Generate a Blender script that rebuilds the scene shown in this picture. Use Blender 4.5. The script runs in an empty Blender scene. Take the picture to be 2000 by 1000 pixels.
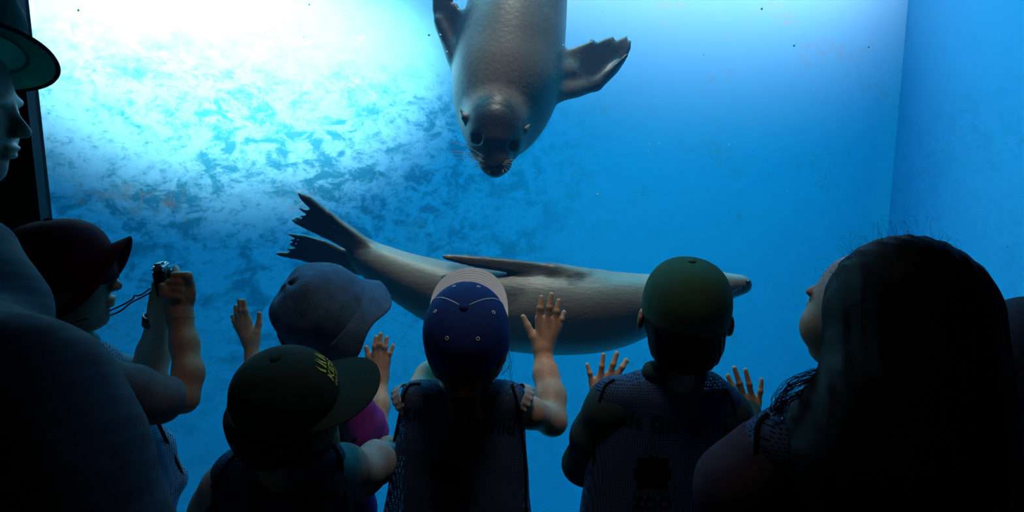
import bpy, bmesh, math, random
import numpy as np
from mathutils import Vector, Matrix, Quaternion
from mathutils.bvhtree import BVHTree

random.seed(7)
rng = np.random.default_rng(11)
scene = bpy.context.scene
COL = scene.collection
PI = math.pi

# ------------------------------------------------------------------ camera
FPX, PITCH, CAMZ = 1333.0, math.radians(9.3), 1.38
cam_data = bpy.data.cameras.new('camera')
cam_data.sensor_width = 36.0
cam_data.lens = FPX * 36.0 / 2000.0
cam_data.clip_start = 0.02
cam = bpy.data.objects.new('viewing_camera', cam_data)
cam.location = (0, 0, CAMZ)
cam.rotation_euler = (PI / 2 - PITCH, 0, 0)
COL.objects.link(cam)
scene.camera = cam

# ------------------------------------------------------------------ world, lights, exposure
world = bpy.data.worlds.new('world')
scene.world = world
world.use_nodes = True
world.node_tree.nodes['Background'].inputs[0].default_value = (0.02, 0.05, 0.09, 1)
world.node_tree.nodes['Background'].inputs[1].default_value = 0.10
scene.view_settings.view_transform = 'Standard'
scene.view_settings.look = 'None'
scene.view_settings.exposure = 0.0
scene.view_settings.gamma = 1.0
scene.view_settings.use_curve_mapping = False

def lamp(name, kind, loc, target, energy, color, roll=0.0, **kw):
    d = bpy.data.lights.new(name, kind)
    d.energy = energy
    d.color = color
    for k, v in kw.items():
        setattr(d, k, v)
    o = bpy.data.objects.new(name, d)
    o.location = loc
    o.rotation_euler = ((Vector(target) - Vector(loc)).to_track_quat('-Z', 'Y') @ Quaternion((0, 0, 1), roll)).to_euler()
    COL.objects.link(o)
    return o

WATER_TOP = 3.35
# daylight that has come down through deep water, over the far part of the pool (refraction keeps it within a downward cone)
lamp('surface_daylight', 'AREA', (0.3, 4.15, WATER_TOP + 0.15), (0.3, 4.15, 0), 250, (0.0, 0.57, 0.92),
     shape='RECTANGLE', size=5.6, size_y=2.9, spread=math.radians(105))
# sunlight through the surface near the curved wall: a long soft patch on the paint
lamp('sun_beam', 'SPOT', (-0.55, 2.25, WATER_TOP + 0.75), (-1.52, 3.78, 1.86), 4900, (0.84, 0.88, 0.86), math.radians(9),
     spot_size=math.radians(20), spot_blend=1.0, shadow_soft_size=0.12).scale = (3.2, 0.95, 1.0)
# added warm spot that brightens the two animals from above
lamp('animal_spot', 'SPOT', (0.10, 2.45, WATER_TOP + 2.2), (0.10, 2.45, 0.0), 520, (1.0, 0.84, 0.66),
     spot_size=math.radians(26), spot_blend=0.6, shadow_soft_size=0.25)
# daylight at the far edge of the pool, washing down the back wall
lamp('edge_daylight', 'AREA', (2.10, 4.45, WATER_TOP + 0.05), (1.80, 5.45, 2.95), 100, (1.0, 0.64, 0.68),
     shape='RECTANGLE', size=6.2, size_y=0.3, spread=math.radians(74))
# dim warm lamp on the gallery ceiling, above the viewers
lamp('gallery_lamp', 'AREA', (0.10, 1.05, 2.70), (0.03, 1.38, 1.0), 0.70, (1.0, 0.91, 0.82), shape='DISK', size=0.4, spread=math.radians(52))

# ------------------------------------------------------------------ helpers
def nodemat(name, base=(.5, .5, .5), rough=0.7, spec=0.3):
    m = bpy.data.materials.new(name)
    m.use_nodes = True
    b = m.node_tree.nodes['Principled BSDF']
    b.inputs['Base Color'].default_value = (*base, 1)
    b.inputs['Roughness'].default_value = rough
    b.inputs['Specular IOR Level'].default_value = spec
    return m, m.node_tree, b

def add(nt, t, **kw):
    n = nt.nodes.new(t)
    for k, v in kw.items():
        if k.startswith('i_'):
            n.inputs[k[2:].replace('_', ' ')].default_value = v
        else:
            setattr(n, k, v)
    return n

def fabric(name, base, rough=0.9, var=0.25, scale=60.0, bump=0.25, bscale=700.0, sheen=0.0):
    """woven cloth: colour mottling and a fine weave bump"""
    m, nt, b = nodemat(name, base, rough, 0.15)
    tc = add(nt, 'ShaderNodeTexCoord')
    n1 = add(nt, 'ShaderNodeTexNoise')
    n1.inputs['Scale'].default_value = scale
    n1.inputs['Detail'].default_value = 4
    nt.links.new(tc.outputs['Object'], n1.inputs['Vector'])
    mix = add(nt, 'ShaderNodeMix', data_type='RGBA')
    mix.inputs[6].default_value = (*[c * (1 - var) for c in base], 1)
    mix.inputs[7].default_value = (*[min(1, c * (1 + var)) for c in base], 1)
    nt.links.new(n1.outputs['Fac'], mix.inputs[0])
    nt.links.new(mix.outputs[2], b.inputs['Base Color'])
    n2 = add(nt, 'ShaderNodeTexNoise')
    n2.inputs['Scale'].default_value = bscale
    nt.links.new(tc.outputs['Object'], n2.inputs['Vector'])
    bp = add(nt, 'ShaderNodeBump')
    bp.inputs['Strength'].default_value = bump
    bp.inputs['Distance'].default_value = 0.002
    nt.links.new(n2.outputs['Fac'], bp.inputs['Height'])
    nt.links.new(bp.outputs['Normal'], b.inputs['Normal'])
    return m

def W(px, py, Y):
    """world point on the upright plane at distance Y in front of the viewpoint"""
    a, b = (px - 1000.0) / FPX, (500.0 - py) / FPX
    dy = math.cos(PITCH) + b * math.sin(PITCH)
    dz = -math.sin(PITCH) + b * math.cos(PITCH)
    s = Y / dy
    return np.array((a * s, Y, CAMZ + s * dz))

def PX(Y):
    return Y / FPX * 1.01      # metres per pixel at that distance (approx.)

def link(o, parent=None):
    COL.objects.link(o)
    if parent is not None:
        o.parent = parent
        if parent.type == 'EMPTY':
            o.matrix_parent_inverse = Matrix.Translation(-parent.location)
    return o

def mesh_obj(name, verts, faces, mat, parent=None, smooth=True):
    me = bpy.data.meshes.new(name)
    me.from_pydata([tuple(v) for v in verts], [], [tuple(f) for f in faces])
    if smooth:
        me.polygons.foreach_set('use_smooth', [True] * len(me.polygons))
    me.update()
    if mat is not None:
        me.materials.append(mat)
    return link(bpy.data.objects.new(name, me), parent)

def np_obj(name, v, q, mat, parent=None, smooth=True):
    """mesh object from numpy vertex / quad arrays"""
    me = bpy.data.meshes.new(name)
    nq = len(q)
    me.vertices.add(len(v)); me.vertices.foreach_set('co', np.asarray(v, np.float32).ravel())
    me.loops.add(nq * 4); me.loops.foreach_set('vertex_index', np.asarray(q, np.int32).ravel())
    me.polygons.add(nq)
    me.polygons.foreach_set('loop_start', np.arange(0, nq * 4, 4, dtype=np.int32))
    me.update(calc_edges=True)
    me.validate()
    if smooth:
        me.polygons.foreach_set('use_smooth', np.ones(len(me.polygons), bool))
    if mat is not None:
        me.materials.append(mat)
    return link(bpy.data.objects.new(name, me), parent)

def thing(name, label, cat, loc, group=None):
    o = bpy.data.objects.new(name, None)
    o.location = loc
    COL.objects.link(o)
    o['label'] = label; o['category'] = cat
    if group:
        o['group'] = group
    return o

def structure(o, label=None):
    o['kind'] = 'structure'
    if label:
        o['label'] = label
    return o

def box(name, lo, hi, mat, parent=None):
    x0, y0, z0 = lo; x1, y1, z1 = hi
    v = [(x0, y0, z0), (x1, y0, z0), (x1, y1, z0), (x0, y1, z0), (x0, y0, z1), (x1, y0, z1), (x1, y1, z1), (x0, y1, z1)]
    f = [(0, 3, 2, 1), (4, 5, 6, 7), (0, 1, 5, 4), (1, 2, 6, 5), (2, 3, 7, 6), (3, 0, 4, 7)]
    return mesh_obj(name, v, f, mat, parent, smooth=False)

def unit(v):
    v = np.asarray(v, float)
    return v / np.linalg.norm(v)

def frame(fwd, up):
    """3x3 with columns right, forward, up"""
    f = unit(fwd); r = unit(np.cross(f, up)); u = np.cross(r, f)
    return np.stack([r, f, u], axis=1)

def smooth_path(pts, n=8):
    """Catmull-Rom through pts (any width)"""
    P = np.asarray(pts, float)
    P = np.vstack([2 * P[0] - P[1], P, 2 * P[-1] - P[-2]])
    out = []
    for i in range(1, len(P) - 2):
        for t in np.linspace(0, 1, n, endpoint=False):
            a, b, c, d = P[i - 1], P[i], P[i + 1], P[i + 2]
            out.append(0.5 * ((2 * b) + (c - a) * t + (2 * a - 5 * b + 4 * c - d) * t * t + (3 * b - a - 3 * c + d) * t ** 3))
    out.append(P[-2])
    return np.array(out)

def tube_geo(pts, rad, seg=6):
    """vertices / faces of a tube along pts; rad a number or one per point"""
    P = np.asarray(pts, float); n = len(P)
    R = np.broadcast_to(np.asarray(rad, float), (n,))
    T = np.gradient(P, axis=0)
    T /= np.linalg.norm(T, axis=1)[:, None] + 1e-12
    ref = np.array((0, 0, 1.0)) if abs(T[0][2]) < 0.9 else np.array((1.0, 0, 0))
    N = unit(np.cross(T[0], ref))
    V, F = [], []
    for i in range(n):
        N = unit(N - T[i] * np.dot(N, T[i])); B = np.cross(T[i], N)
        for k in range(seg):
            a = 2 * PI * k / seg
            V.append(P[i] + R[i] * (math.cos(a) * N + math.sin(a) * B))
    for i in range(n - 1):
        for k in range(seg):
            k2 = (k + 1) % seg
            F.append((i * seg + k, i * seg + k2, (i + 1) * seg + k2, (i + 1) * seg + k))
    F.append(tuple(range(seg))[::-1]); F.append(tuple((n - 1) * seg + k for k in range(seg)))
    return V, F

def tubes(name, paths, mat, parent=None, seg=5):
    """one mesh of several tubes: paths = [(pts, rad), ...]"""
    V, F = [], []
    for pts, rad in paths:
        v, f = tube_geo(pts, rad, seg)
        o = len(V); V += v; F += [tuple(i + o for i in q) for q in f]
    return mesh_obj(name, V, F, mat, parent)

# ------------------------------------------------------------------ signed-distance modelling
class Sdf:
    """smooth union of tapered limbs and ellipsoids, meshed by surface nets"""
    def __init__(self):
        self.ops = []
    def cone(self, a, b, ra, rb, k=0.02, off=0.0):
        self.ops.append(('cone', np.array(a, float), np.array(b, float), ra, rb, k)); return self
    def chain(self, pts, radii, k=0.02):
        for i in range(len(pts) - 1):
            self.cone(pts[i], pts[i + 1], radii[i], radii[i + 1], k)
        return self
    def ell(self, c, r, R=None, k=0.02):
        self.ops.append(('ell', np.array(c, float), np.array(r, float), np.eye(3) if R is None else R, k)); return self
    def sub(self, c, r, R=None, k=0.01):
        self.ops.append(('sub', np.array(c, float), np.array(r, float), np.eye(3) if R is None else R, k)); return self
    def poly(self, pts2, plane, half, k=0.02, rnd=None):
        """plate: outline pts2 in (x, z), lying on y = c + sx x + sz z, half thick"""
        self.ops.append(('poly', np.array(pts2, float), plane, half, k, rnd if rnd else half)); return self
    def cut(self, p, n):
        self.ops.append(('cut', np.array(p, float), unit(n))); return self
    def warp(self, fn):
        self.ops.append(('warp', fn)); return self
    def extend(self, other, grow=0.0):
        for o in other.ops:
            if o[0] == 'cone':
                o = ('cone', o[1], o[2], o[3] + grow, o[4] + grow, o[5])
            elif o[0] == 'ell':
                o = ('ell', o[1], o[2] + grow, o[3], o[4])
            self.ops.append(o)
        return self
    def bounds(self):
        lo, hi = np.full(3, 1e9), np.full(3, -1e9)
        for o in self.ops:
            if o[0] == 'cone':
                for p, r in ((o[1], o[3]), (o[2], o[4])):
                    lo = np.minimum(lo, p - r); hi = np.maximum(hi, p + r)
            elif o[0] == 'ell':
                r = o[2].max(); lo = np.minimum(lo, o[1] - r); hi = np.maximum(hi, o[1] + r)
            elif o[0] == 'poly':
                a, b = o[1].min(0), o[1].max(0)
                ys = [o[2][0] + o[2][1] * x + o[2][2] * z for x in (a[0], b[0]) for z in (a[1], b[1])]
                lo = np.minimum(lo, (a[0], min(ys) - o[3], a[1])); hi = np.maximum(hi, (b[0], max(ys) + o[3], b[1]))
        return lo, hi
    def field(self, ax):
        xs, ys, zs = ax
        D = np.full((len(xs), len(ys), len(zs)), 10.0, np.float32)
        def window(lo, hi, k):
            m = k + 0.012
            s = []
            for a, l, h in zip(ax, lo, hi):
                i0 = max(0, int(np.searchsorted(a, l - m)) - 1); i1 = min(len(a), int(np.searchsorted(a, h + m)) + 1)
                if i1 <= i0:
                    return None
                s.append(slice(i0, i1))
            return tuple(s)
        for o in self.ops:
            t = o[0]
            if t == 'cone':
                _, a, b, ra, rb, k = o
                w = window(np.minimum(a - ra, b - rb), np.maximum(a + ra, b + rb), k)
                if w is None: continue
                X, Y, Z = xs[w[0]][:, None, None], ys[w[1]][None, :, None], zs[w[2]][None, None, :]
                ba = b - a; L = float(ba @ ba) + 1e-12
                h = np.clip(((X - a[0]) * ba[0] + (Y - a[1]) * ba[1] + (Z - a[2]) * ba[2]) / L, 0, 1)
                d = np.sqrt((X - a[0] - h * ba[0]) ** 2 + (Y - a[1] - h * ba[1]) ** 2 + (Z - a[2] - h * ba[2]) ** 2) - (ra + h * (rb - ra))
            elif t in ('ell', 'sub'):
                _, c, r, R, k = o
                rm = np.sqrt(((R * r) ** 2).sum(1))
                w = window(c - rm, c + rm, k)
                if w is None: continue
                X, Y, Z = xs[w[0]][:, None, None] - c[0], ys[w[1]][None, :, None] - c[1], zs[w[2]][None, None, :] - c[2]
                q = [(X * R[0, i] + Y * R[1, i] + Z * R[2, i]) for i in range(3)]
                k0 = np.sqrt(sum((q[i] / r[i]) ** 2 for i in range(3)))
                k1 = np.sqrt(sum((q[i] / r[i] ** 2) ** 2 for i in range(3))) + 1e-6
                d = k0 * (k0 - 1) / k1
                if t == 'sub':
                    S = D[w]; h = np.clip(0.5 - 0.5 * (S + d) / k, 0, 1)
                    D[w] = S * (1 - h) - d * h + k * h * (1 - h)
                    continue
            elif t == 'poly':
                _, P, pl, half, k, rnd = o
                a, b = P.min(0), P.max(0)
                yv = [pl[0] + pl[1] * x + pl[2] * z for x in (a[0], b[0]) for z in (a[1], b[1])]
                w = window(np.array((a[0], min(yv) - half, a[1])), np.array((b[0], max(yv) + half, b[1])), k)
                if w is None: continue
                X, Z = xs[w[0]][:, None], zs[w[2]][None, :]
                d2 = np.full((X.shape[0], Z.shape[1]), 1e9); sgn = np.ones_like(d2)
                n = len(P)
                for i in range(n):
                    j = (i - 1) % n
                    e = P[j] - P[i]; wx, wz = X - P[i][0], Z - P[i][1]
                    h = np.clip((wx * e[0] + wz * e[1]) / (e @ e + 1e-12), 0, 1)
                    d2 = np.minimum(d2, (wx - e[0] * h) ** 2 + (wz - e[1] * h) ** 2)
                    c1 = (Z >= P[i][1]) & np.ones_like(X, bool); c2 = (Z < P[j][1]) & np.ones_like(X, bool)
                    c3 = (e[0] * wz) > (e[1] * wx)
                    flip = (c1 & c2 & c3) | (~c1 & ~c2 & ~c3)
                    sgn = np.where(flip, -sgn, sgn)
                sd = sgn * np.sqrt(d2)
                yc = pl[0] + pl[1] * X + pl[2] * Z
                wy = np.abs(ys[w[1]][None, :, None] - yc[:, None, :]) - half
                qx, qy = sd[:, None, :] + rnd, wy + rnd
                d = np.minimum(np.maximum(qx, qy), 0) + np.sqrt(np.maximum(qx, 0) ** 2 + np.maximum(qy, 0) ** 2) - rnd
            elif t == 'cut':
                _, p, nn = o
                d = (xs[:, None, None] - p[0]) * nn[0] + (ys[None, :, None] - p[1]) * nn[1] + (zs[None, None, :] - p[2]) * nn[2]
                D = np.maximum(D, d.astype(np.float32)); continue
            elif t == 'warp':
                D = D + o[1](xs[:, None, None], ys[None, :, None], zs[None, None, :]).astype(np.float32); continue
            S = D[w]
            h = np.clip(0.5 + 0.5 * (S - d) / k, 0, 1)
            D[w] = S * (1 - h) + d * h - k * h * (1 - h)
        return D
    def mesh(self, res, lo=None, hi=None):
        l, h = self.bounds()
        l = l - 0.03 - 3 * res; h = h + 0.03 + 3 * res
        lo = l if lo is None else np.maximum(np.asarray(lo, float), l)
        hi = h if hi is None else np.minimum(np.asarray(hi, float), h)
        ax = [np.arange(lo[i], hi[i] + res, res) for i in range(3)]
        return nets(self.field(ax), ax)

def nets(D, ax):
    ins = D < 0
    n = np.array(D.shape) - 1
    cnt = np.zeros(n, np.int8)
    offs = [(i, j, k) for i in (0, 1) for j in (0, 1) for k in (0, 1)]
    for i, j, k in offs:
        cnt += ins[i:i + n[0], j:j + n[1], k:k + n[2]]
    act = np.argwhere((cnt > 0) & (cnt < 8))
    idx = np.full(n, -1, np.int32)
    idx[act[:, 0], act[:, 1], act[:, 2]] = np.arange(len(act))
    c = {o: D[act[:, 0] + o[0], act[:, 1] + o[1], act[:, 2] + o[2]].astype(float) for o in offs}
    acc = np.zeros((len(act), 3)); num = np.zeros(len(act))
    for o in offs:
        for a in range(3):
            if o[a] == 0:
                o2 = list(o); o2[a] = 1; o2 = tuple(o2)
                d0, d1 = c[o], c[o2]
                x = (d0 < 0) != (d1 < 0)
                t = np.where(x, d0 / np.where(x, d0 - d1, 1), 0)
                p = np.tile(np.array(o, float), (len(act), 1)); p[:, a] += t
                acc[x] += p[x]; num[x] += 1
    pos = act + acc / num[:, None]
    res = [a[1] - a[0] for a in ax]
    V = np.stack([ax[i][0] + pos[:, i] * res[i] for i in range(3)], 1)
    Q = []
    for a in range(3):
        b, e = (a + 1) % 3, (a + 2) % 3
        s0 = [slice(None)] * 3; s1 = [slice(None)] * 3
        s0[a] = slice(0, -1); s1[a] = slice(1, None)
        i0, i1 = ins[tuple(s0)], ins[tuple(s1)]
        x = np.argwhere(i0 != i1)
        ok = (x[:, b] > 0) & (x[:, e] > 0) & (x[:, b] < n[b]) & (x[:, e] < n[e])
        x = x[ok]
        sgn = i0[x[:, 0], x[:, 1], x[:, 2]]
        def cell(db, de):
            y = x.copy(); y[:, b] += db; y[:, e] += de
            return idx[y[:, 0], y[:, 1], y[:, 2]]
        q = np.stack([cell(-1, -1), cell(0, -1), cell(0, 0), cell(-1, 0)], 1)
        q[~sgn] = q[~sgn][:, ::-1]
        Q.append(q)
    Q = np.vstack(Q)
    Q = Q[(Q >= 0).all(1)]
    return V, Q

def join_geo(parts):
    V, Q, o = [], [], 0
    for v, q in parts:
        V.append(v); Q.append(q + o); o += len(v)
    return np.vstack(V), np.vstack(Q)

def keep(geo, mask_fn):
    v, q = geo
    q = q[mask_fn(v[q].mean(1))]
    used = np.unique(q); m = np.full(len(v), -1, np.int64); m[used] = np.arange(len(used))
    return v[used], m[q]

def wrinkle(amp, freq, dirs, seed=0):
    r = np.random.default_rng(seed); ph = r.uniform(0, 6.28, (len(dirs), 3))
    def fn(X, Y, Z):
        w = 0.0
        for i, d in enumerate(dirs):
            d = np.asarray(d, float)
            u = (X * d[0] + Y * d[1] + Z * d[2])
            bend = 0.35 * np.sin(9 * X + ph[i, 1]) + 0.35 * np.sin(11 * Z + 7 * Y + ph[i, 2])
            w = w + np.sin(u * freq + 2.2 * bend + ph[i, 0]) * (0.6 + 0.4 * np.sin(6 * (X + Y - Z) + ph[i, 1]))
        return amp * w / len(dirs)
    return fn
# ------------------------------------------------------------------ the setting: tank and gallery
GLASS_Y = 1.66
# tank wall paint: pale blue, blotched by algae and a few rusty stains
def tank_paint(name, algae, rust):
    m, nt, b = nodemat(name, (0.3, 0.6, 0.75), 0.85, 0.1)
    L = nt.links.new
    tc = add(nt, 'ShaderNodeTexCoord')
    mp = add(nt, 'ShaderNodeMapping')
    mp.inputs['Rotation'].default_value = (0, math.radians(14), 0)
    mp.inputs['Scale'].default_value = (1.0, 1.0, 1.55)
    L(tc.outputs['Object'], mp.inputs['Vector'])
    def noise(scale, detail, rough, dist, lo, hi):
        n = add(nt, 'ShaderNodeTexNoise')
        n.inputs['Scale'].default_value = scale; n.inputs['Detail'].default_value = detail
        n.inputs['Roughness'].default_value = rough; n.inputs['Distortion'].default_value = dist
        L(mp.outputs[0], n.inputs['Vector'])
        r = add(nt, 'ShaderNodeMapRange'); r.interpolation_type = 'SMOOTHSTEP'
        r.inputs['From Min'].default_value = lo; r.inputs['From Max'].default_value = hi
        L(n.outputs['Fac'], r.inputs['Value'])
        return r.outputs[0]
    big = noise(1.3, 3, 0.55, 0.3, 0.30, 0.55)
    mid = noise(6.0, 8, 0.70, 0.5, 0.42, 0.64)
    fine = noise(17, 8, 0.72, 0.6, 0.48, 0.66)
    sz = add(nt, 'ShaderNodeSeparateXYZ'); L(tc.outputs['Object'], sz.inputs[0])
    zb = add(nt, 'ShaderNodeMapRange'); zb.interpolation_type = 'SMOOTHSTEP'      # growth is thickest in the sunny upper water
    zb.inputs['From Min'].default_value = -0.3; zb.inputs['From Max'].default_value = 0.9; zb.inputs['To Min'].default_value = 0.30; zb.inputs['To Max'].default_value = 1.25
    L(sz.outputs[2], zb.inputs['Value'])
    zt = add(nt, 'ShaderNodeMapRange'); zt.interpolation_type = 'SMOOTHSTEP'      # blotches thinned near the surface: washout by bright sunlight, put into the colour
    zt.inputs['From Min'].default_value = 2.05; zt.inputs['From Max'].default_value = 1.45; zt.inputs['To Min'].default_value = 0.10
    L(sz.outputs[2], zt.inputs['Value'])
    zm = add(nt, 'ShaderNodeMath', operation='MULTIPLY'); L(zb.outputs[0], zm.inputs[0]); L(zt.outputs[0], zm.inputs[1])
    bz = add(nt, 'ShaderNodeMath', operation='MULTIPLY'); L(big, bz.inputs[0]); L(zm.outputs[0], bz.inputs[1])
    mul = add(nt, 'ShaderNodeMath', operation='MULTIPLY'); L(bz.outputs[0], mul.inputs[0]); L(mid, mul.inputs[1])
    mx = add(nt, 'ShaderNodeMath', operation='MULTIPLY_ADD', use_clamp=True); fz = add(nt, 'ShaderNodeMath', operation='MULTIPLY'); L(fine, fz.inputs[0]); L(zm.outputs[0], fz.inputs[1]); L(fz.outputs[0], mx.inputs[0]); mx.inputs[1].default_value = 0.55; L(mul.outputs[0], mx.inputs[2])
    sc = add(nt, 'ShaderNodeMath', operation='MULTIPLY'); L(mx.outputs[0], sc.inputs[0]); sc.inputs[1].default_value = algae
    c1 = add(nt, 'ShaderNodeMix', data_type='RGBA')
    c1.inputs[6].default_value = (0.23, 0.58, 0.82, 1); c1.inputs[7].default_value = (0.03, 0.26, 0.40, 1)
    L(sc.outputs[0], c1.inputs[0])
    rb = noise(2.1, 3, 0.5, 0.2, 0.54, 0.68); rf = noise(13, 6, 0.7, 0.8, 0.46, 0.66)
    rm = add(nt, 'ShaderNodeMath', operation='MULTIPLY'); L(rb, rm.inputs[0]); L(rf, rm.inputs[1])
    rs = add(nt, 'ShaderNodeMath', operation='MULTIPLY'); L(rm.outputs[0], rs.inputs[0]); rs.inputs[1].default_value = rust
    c2 = add(nt, 'ShaderNodeMix', data_type='RGBA')
    c2.inputs[7].default_value = (0.55, 0.28, 0.14, 1)
    L(rs.outputs[0], c2.inputs[0]); L(c1.outputs[2], c2.inputs[6])
    L(c2.outputs[2], b.inputs['Base Color'])
    if name == 'tank_wall_paint':      # the blotches fade out along the wall, towards the deep end
        sx = add(nt, 'ShaderNodeSeparateXYZ'); L(tc.outputs['Object'], sx.inputs[0])
        rr = add(nt, 'ShaderNodeMapRange'); rr.interpolation_type = 'SMOOTHSTEP'
        rr.inputs['From Min'].default_value = 0.95; rr.inputs['From Max'].default_value = -0.6
        rr.inputs['To Min'].default_value = 0.05; rr.inputs['To Max'].default_value = algae
        L(sx.outputs[0], rr.inputs['Value']); L(rr.outputs[0], sc.inputs[1])
    return m

MAT_TANK = tank_paint('tank_wall_paint', 1.0, 0.5)
MAT_TANK_CLEAN = tank_paint('tank_back_paint', 0.12, 0.0)
MAT_TANK_SIDE = tank_paint('tank_side_paint', 0.25, 0.0)

def wall_sheet(name, path, z0, z1, thick, mat, nz=24):
    """upright wall following a plan path; its back lies thick behind (to the left of travel)"""
    P = np.asarray(path, float); T = np.gradient(P, axis=0); T /= np.linalg.norm(T, axis=1)[:, None]
    N = np.stack([-T[:, 1], T[:, 0]], 1)
    V, F = [], []
    n = len(P)
    for s in (0, 1):
        for i in range(n):
            p = P[i] + N[i] * thick * s
            for k in range(nz + 1):
                V.append((p[0], p[1], z0 + (z1 - z0) * k / nz))
    m = nz + 1
    for i in range(n - 1):
        for k in range(nz):
            a = i * m + k
            F.append((a, a + m, a + m + 1, a + 1))
            b = n * m + i * m + k
            F.append((b, b + 1, b + m + 1, b + m))
        F.append((i * m + nz, (i + 1) * m + nz, n * m + (i + 1) * m + nz, n * m + i * m + nz))
    for i in (0, n - 1):
        for k in range(nz):
            a, b = i * m + k, n * m + i * m + k
            F.append((a, a + 1, b + 1, b))
    return mesh_obj(name, V, F, mat)

TZ0, TZ1 = -1.9, WATER_TOP + 0.25
plan = smooth_path([(-2.75, 1.72), (-2.45, 2.5), (-1.95, 3.25), (-1.3, 3.95), (-0.5, 4.6), (0.5, 5.15), (1.6, 5.6), (3.3, 5.95)], 8)
structure(wall_sheet('wall_left', plan, TZ0, TZ1, 0.2, MAT_TANK), 'curved blue tank wall blotched with dark algae, behind the sea lions')
structure(wall_sheet('wall_right', np.array([(3.3, 5.97), (3.36, 4.5), (3.4, 3.0), (3.42, 1.72)]), TZ0, TZ1, 0.2, MAT_TANK_SIDE), 'plain blue side wall of the tank')
structure(box('floor_tank', (-3.2, 1.72, TZ0 - 0.15), (3.7, 6.4, TZ0), MAT_TANK_SIDE), 'blue tank floor far below the window')

# water
wm = bpy.data.materials.new('tank_water'); wm.use_nodes = True
nt = wm.node_tree; nt.nodes.remove(nt.nodes['Principled BSDF'])
ab = add(nt, 'ShaderNodeVolumeAbsorption'); ab.inputs['Color'].default_value = (0.5, 0.80, 1.0, 1); ab.inputs['Density'].default_value = 0.2
scv = add(nt, 'ShaderNodeVolumeScatter'); scv.inputs['Color'].default_value = (0.10, 0.46, 1.0, 1); scv.inputs['Density'].default_value = 0.12; scv.inputs['Anisotropy'].default_value = 0.35
ad = add(nt, 'ShaderNodeAddShader')
nt.links.new(ab.outputs[0], ad.inputs[0]); nt.links.new(scv.outputs[0], ad.inputs[1])
nt.links.new(ad.outputs[0], nt.nodes['Material Output'].inputs['Volume'])
wpts = [(x, y) for x, y in plan[::4]] + [(3.29, 5.94), (3.41, 1.73)]
wv = [(x, y, TZ0 + 0.001) for x, y in wpts] + [(x, y, WATER_TOP) for x, y in wpts]
nw = len(wpts)
wf = [tuple(range(nw)), tuple(range(nw, 2 * nw))[::-1]] + [(i, nw + i, nw + (i + 1) % nw, (i + 1) % nw) for i in range(nw)]
water = mesh_obj('tank_water', wv, wf, wm, smooth=False)
bm = bmesh.new(); bm.from_mesh(water.data); bmesh.ops.recalc_face_normals(bm, faces=bm.faces); bm.to_mesh(water.data); bm.free()
water['kind'] = 'stuff'; water['label'] = 'clear blue water filling the tank behind the window'; water['category'] = 'water'

# gallery shell
MAT_DARKWALL, _, _ = nodemat('dark_gallery_paint', (0.022, 0.022, 0.028), 0.8, 0.2)
MAT_FLOOR = fabric('dark_gallery_floor', (0.03, 0.03, 0.035), 0.7)
structure(box('floor', (-3.2, -2.6, -0.1), (3.7, GLASS_Y + 0.06, 0.0), MAT_FLOOR))
structure(box('ceiling', (-3.2, -2.6, 2.75), (3.7, GLASS_Y + 0.06, 2.85), MAT_DARKWALL))
structure(box('wall_back', (-3.2, -2.7, 0), (3.7, -2.6, 2.75), MAT_DARKWALL))
structure(box('wall_gallery_left', (-3.3, -2.6, 0), (-3.2, GLASS_Y + 0.06, 2.75), MAT_DARKWALL))
structure(box('wall_gallery_right', (3.7, -2.6, 0), (3.8, GLASS_Y + 0.06, 2.75), MAT_DARKWALL))
XL = W(66, 0, GLASS_Y)[0]
# the edge leans a touch, as the verticals of the photograph show only perspective: an upright jamb
structure(box('wall_front', (-3.2, GLASS_Y - 0.05, 0), (XL - 0.012, GLASS_Y + 0.0, 2.75), MAT_DARKWALL), 'dark wall beside the aquarium window')
MAT_TRIM, _, _ = nodemat('dark_jamb_metal', (0.04, 0.036, 0.042), 0.5, 0.4)
structure(box('trim_1', (XL - 0.014, GLASS_Y - 0.06, 0), (XL, GLASS_Y - 0.03, 2.75), MAT_TRIM), 'thin dark metal jamb edging the aquarium window')
structure(box('wall_sill', (XL - 0.01, GLASS_Y - 0.02, 0), (3.7, GLASS_Y + 0.06, 0.22), MAT_DARKWALL), 'low dark wall under the aquarium window')
structure(box('wall_lintel', (XL - 0.01, GLASS_Y - 0.02, 1.80), (3.7, GLASS_Y + 0.06, 2.75), MAT_DARKWALL), 'dark wall above the aquarium window')  # unseen; lower edge brought down to block steep tank light onto the viewers
gm = bpy.data.materials.new('clear_acrylic'); gm.use_nodes = True
nt = gm.node_tree; nt.nodes.remove(nt.nodes['Principled BSDF'])
tb = add(nt, 'ShaderNodeBsdfTransparent'); tb.inputs[0].default_value = (0.95, 0.98, 0.985, 1)
nt.links.new(tb.outputs[0], nt.nodes['Material Output'].inputs['Surface'])
structure(box('window_1', (XL, GLASS_Y, 0.22), (3.7, GLASS_Y + 0.05, 1.80), gm), 'large clear acrylic window of the sea lion tank')

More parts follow.
